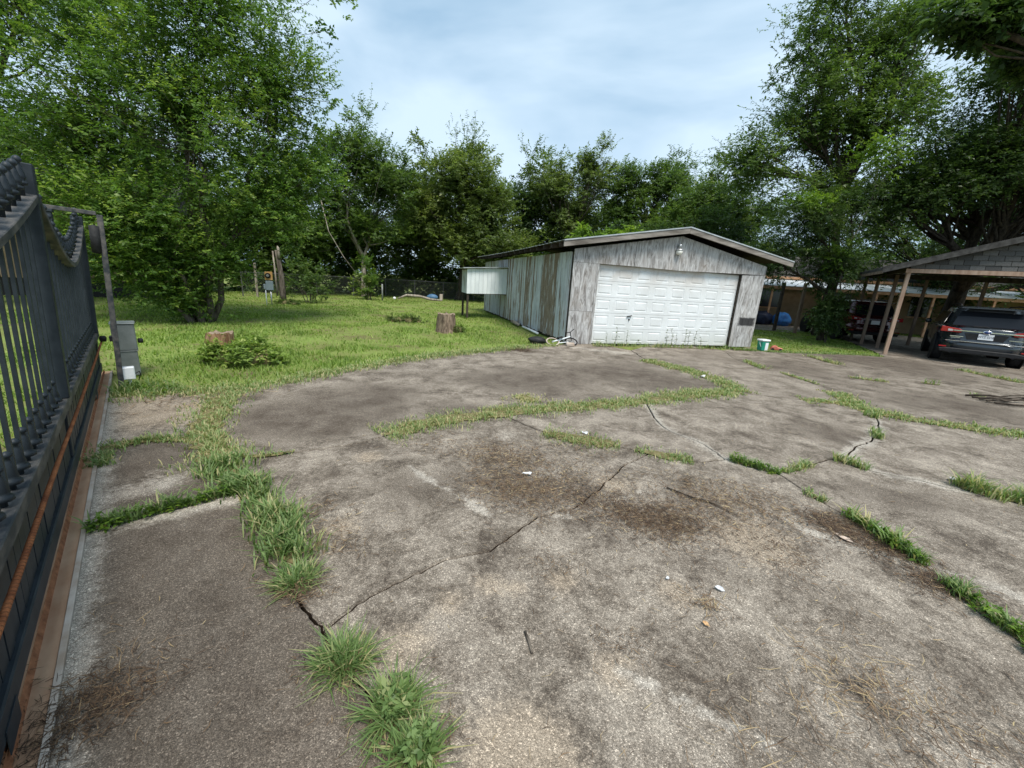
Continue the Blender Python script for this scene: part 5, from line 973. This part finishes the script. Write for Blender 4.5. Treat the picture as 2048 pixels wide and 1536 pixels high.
for i, (x_, y_, rad, ht, n) in enumerate(TUFTS):
    ht *= .82; r = np.random.default_rng(700+i); n = int(n*1.6); a = r.uniform(0, 2*math.pi, n); k = r.random(n)**.6*rad; sub = np.array([[.0, .0], [.45, .3], [-.4, .35], [.2, -.5], [-.55, -.3]])[r.integers(0, 5, n)]*rad; q = np.stack([np.cos(a)*k, np.sin(a)*k], 1)*.7+sub
    a2 = a+r.normal(0, .6, n); dd = np.stack([np.cos(a2), np.sin(a2)], 1); h = ht*r.uniform(.12, 1.15, n)**1.2*(1.1-.5*k/rad); ln = ht*r.uniform(.2, 1.5, n)*(.45+.7*k/rad)
    V, F = blades(np.concatenate([q, np.full((n, 1), -.004)], 1), dd, h, ln, r.uniform(.0035, .0072, n), i)
    root = empty('grass_tuft', (x_, y_, 0)); tag(root, TL_[i], 'grass tuft', 'large grass tufts in the left seam')
    npmesh('blades', V, F, M['weed_grass'], root, np.repeat(np.clip(.36+r.normal(0, .17, n)+.45*(r.random(n) < .2), 0, 1), 2))
    if i >= 2:
        m_ = 26; a = r.uniform(0, 6.28, m_); c_ = np.stack([np.cos(a)*rad*.7*r.random(m_), np.sin(a)*rad*.7*r.random(m_), r.uniform(.02, .07, m_)], 1)
        crown('leaves', M['weed_grass'], root, c_, None, unit(c_+np.array([0, 0, .05])), 3, 5, .035, 720+i, clump_r=.035, tintbias=-.2)
wc, wo_ = [], []; r = np.random.default_rng(640)
for nm, pl, wd, ht, den, tb in SEAMS:
    if nm in ('k6', 'k5', 'b2', 'k2', 'k4', 'gw2', 'rot'):
        Ln = sum(math.dist(a, b) for a, b in zip(pl[:-1], pl[1:])); n = int(Ln*46); q, off, _ = scatter_pl([p[:2] for p in pl], wd*.8, n, r)
        wc.append(np.concatenate([q, r.uniform(.01, .05, (n, 1))], 1)); wo_.append(unit(r.normal(0, 1, (n, 3))+np.array([0, 0, .8])))
tag(crown('seam_weeds', M['leaf_bright'], None, np.concatenate(wc), None, np.concatenate(wo_), 3, 5, .032, 641, clump_r=.04, tintbias=-.15), 'small broad-leaved weeds in the driveway seams', 'weeds', kind='stuff')
# soil in the seams
sv, sf = [], []
for si, (nm, pl, wd, ht, den, tb) in enumerate(SEAMS):
    if nm in ('edge', 'redge', 'rot'): continue
    p = np.array(smooth_pl([q[:2] for q in pl], 8)); r = np.random.default_rng(900+si); tg = np.gradient(p, axis=0); tg = unit(tg); nn = np.stack([-tg[:, 1], tg[:, 0]], 1); b = len(sv)
    e = np.minimum(1, np.minimum(np.arange(len(p)), np.arange(len(p))[::-1])/3.)
    w1 = wd*e*r.uniform(.35, .75, len(p)); w2 = wd*e*r.uniform(.35, .75, len(p)); z = .0065+.0002*(si % 9)
    for k in range(len(p)): sv += [(*(p[k]-nn[k]*w1[k]), z-.003), (*p[k], z+.004), (*(p[k]+nn[k]*w2[k]), z-.003)]
    for k in range(len(p)-1): sf += [(b+3*k, b+3*k+1, b+3*k+4, b+3*k+3), (b+3*k+1, b+3*k+2, b+3*k+5, b+3*k+4)]
tag(npmesh('seam_soil', np.array(sv), np.array(sf), M['thatch'], None, smooth=True), 'brownish thatch and soil lying in the driveway seams', 'soil', kind='stuff')
# straw and clippings
Vs, Fs, Ts, vo = [], [], [], 0; r = np.random.default_rng(1000)
pat = [(a, b, c, int(n*(1.5 if t < .1 else .75)), e*(.8 if t < .1 else 1), t-.05) for a, b, c, n, e, t in STRAW]+[(t[0], t[1]-.02, .10, 170, .06, -.05) for t in TUFTS]+[(-1.05, 2.1, .12, 260, .06, -.1), (-1.3, 2.4, .14, 220, .06, -.1), (1.2, 2.2, 1.3, 700, .045, -.05), (3.5, 3.5, 1.6, 200, .06, .05), (-.5, 3.5, 1.5, 150, .05, 0), (1.5, 1.3, .5, 130, .06, .1)]
for x_, y_, sg_, n, ln, tb in pat:
    q = np.array([x_, y_])+r.normal(0, sg_, (n, 2))*np.array([1., .75]); L_ = ln*r.uniform(.25, 1.2, n); a = r.uniform(0, math.pi, n); d = np.stack([np.cos(a), np.sin(a), r.normal(0, .05, n)], 1)
    w = np.clip(.0006+.00034*np.hypot(q[:, 0], q[:, 1]), .0009, .005)*r.uniform(.7, 1.6, n); s_ = np.stack([-np.sin(a), np.cos(a), r.normal(0, .3, n)], 1)*w[:, None]
    c = np.concatenate([q, (.006+np.abs(r.normal(0, .006, n))+np.abs(d[:, 2])*L_*.5)[:, None]], 1); bend = np.stack([-np.sin(a), np.cos(a), np.zeros(n)], 1)*(L_*r.normal(0, .10, n))[:, None]
    V = np.stack([c-d*(L_*.5)[:, None]-s_*.6, c-d*(L_*.5)[:, None]+s_*.6, c+bend-s_, c+bend+s_, c+d*(L_*.5)[:, None]-s_*.4, c+d*(L_*.5)[:, None]+s_*.4], 1).reshape(-1, 3)
    b = np.arange(n)[:, None]*6+vo; F = np.concatenate([b+np.array([[0, 1, 3, 2]]), b+np.array([[2, 3, 5, 4]])], 1).reshape(-1, 4)
    Vs.append(V); Fs.append(F); vo += len(V); Ts.append(np.repeat(np.clip(.45+tb*.8+r.normal(0, .26, n), 0, 1), 2))
tag(npmesh('straw_clippings', np.concatenate(Vs), np.concatenate(Fs), M['straw'], None, np.concatenate(Ts)), 'dry brown straw and grass clippings strewn over the slabs', 'straw', kind='stuff')
# lawn blades
r = np.random.default_rng(2000); P_ = []
for x0, x1, y0, y1, den in ((-9, 3, 3.5, 9, 1100), (-14, 3, 9, 14, 560), (-18, 2.5, 14, 20, 260), (-20, 4, 20, 31, 130), (6.8, 15, 12, 21, 420), (10, 30, 21, 27, 80), (-9, -1.5, -1, 4.5, 700)):
    n = int((x1-x0)*(y1-y0)*den); P_.append(np.stack([r.uniform(x0, x1, n), r.uniform(y0, y1, n)], 1))
P_ = np.concatenate(P_); x, y = P_[:, 0], P_[:, 1]
sd_ = (P_-GB)@GN; sl2 = (P_-GB)@GD
keep = ~pip(x, y, OUTER) & ~pip(x, y, GARPOLY) & ~((sd_ > -.15) & (sd_ < .04) & (sl2 < 5)) & (np.hypot(x, y) > 1)
bare = vnoise(x, y, 1.1, 91)*.6+vnoise(x, y, .35, 92)*.4
for bx_, by_, br_ in ((-3.3, 8.0, .35), (-3.6, 13.2, .5), (-4.0, 10.2, .5), (-5.4, 9.3, .4), (-2.9, 8.4, .25), (-5.2, 8.6, .3)): bare = np.maximum(bare, .85-.35*(np.hypot((x-bx_)*.6, y-by_)/br_)**2)
keep &= r.random(len(x)) < np.clip(1.6-2.1*bare, .12, 1)
x, y, bare = x[keep], y[keep], bare[keep]; n = len(x); dist = np.hypot(x, y)
z = np.minimum(lawn_z(x, y), -.012)-.008; a = r.uniform(0, 6.283, n); clp = vnoise(x, y, .3, 93)
h = (.035+.05*clp)*r.uniform(.5, 1.4, n)*np.where(x > 6, .8, 1.); w = np.clip(.0028+.00105*dist, .006, .03)*r.uniform(.6, 1.3, n); ln = h*r.uniform(.3, 1.1, n)
D = np.stack([np.cos(a), np.sin(a), np.zeros(n)], 1); S = np.stack([-np.sin(a), np.cos(a), np.zeros(n)], 1)*w[:, None]; B = np.stack([x, y, z], 1)
V = np.stack([B-S, B+S, B+D*ln[:, None]+np.array([0, 0, 1.])*h[:, None]], 1).reshape(-1, 3)
stripe = .10*np.sin((x*.83+y*.55)*2*math.pi/1.15)*(dist > 10)
tint = np.clip(.42+.35*(bare-.5)+stripe+.25*(vnoise(x, y, 2.6, 94)-.5)+r.normal(0, .15, n), 0, 1)
tag(npmesh('lawn_grass', V, np.arange(3*n).reshape(n, 3), M['grass'], None, tint), 'mown yellow-green lawn grass around the garage', 'grass', kind='stuff')
print('lawn blades', n)
# thin weeds before the garage door
r = random.Random(77); WL = ['first', 'second', 'third', 'fourth', 'fifth', 'sixth', 'seventh', 'eighth', 'ninth', 'tenth', 'eleventh', 'last']; uw = [.95, 1.25, 1.62, 1.95, 2.1, 2.9, 3.15, 3.3, 3.5, 3.75, 4.0, 4.2]
for i, u_ in enumerate(uw):
    p = GO+GE*(u_+r.uniform(-.05, .05))+GNN*(-.16+r.uniform(-.1, .05)); h = r.choice([.18, .3, .42, .5]); root = empty('weed_stalk', (*p, 0)); tag(root, WL[i]+' weed stalk from the left before the white garage door', 'weed', 'weeds along the garage door')
    pth = curve((0, 0, -.02), (r.uniform(-.05, .05), r.uniform(-.03, .03), h), .2, 5, r, 0); MB().tube(pth, [.006, .005, .005, .004, .004, .003], 5).build('stem', M['bark'], root)
    k = int(h*24); c_ = np.array([Vector(pth[min(5, 1+int(4.9*j/k))])+Vector((r.uniform(-.02, .02), r.uniform(-.02, .02), r.uniform(-.03, .03))) for j in range(k)])
    crown('leaves', M['leaf_olive'], root, c_, None, unit(np.random.default_rng(i).normal(0, 1, (k, 3))), 2, 4, .03, 800+i, clump_r=.035)
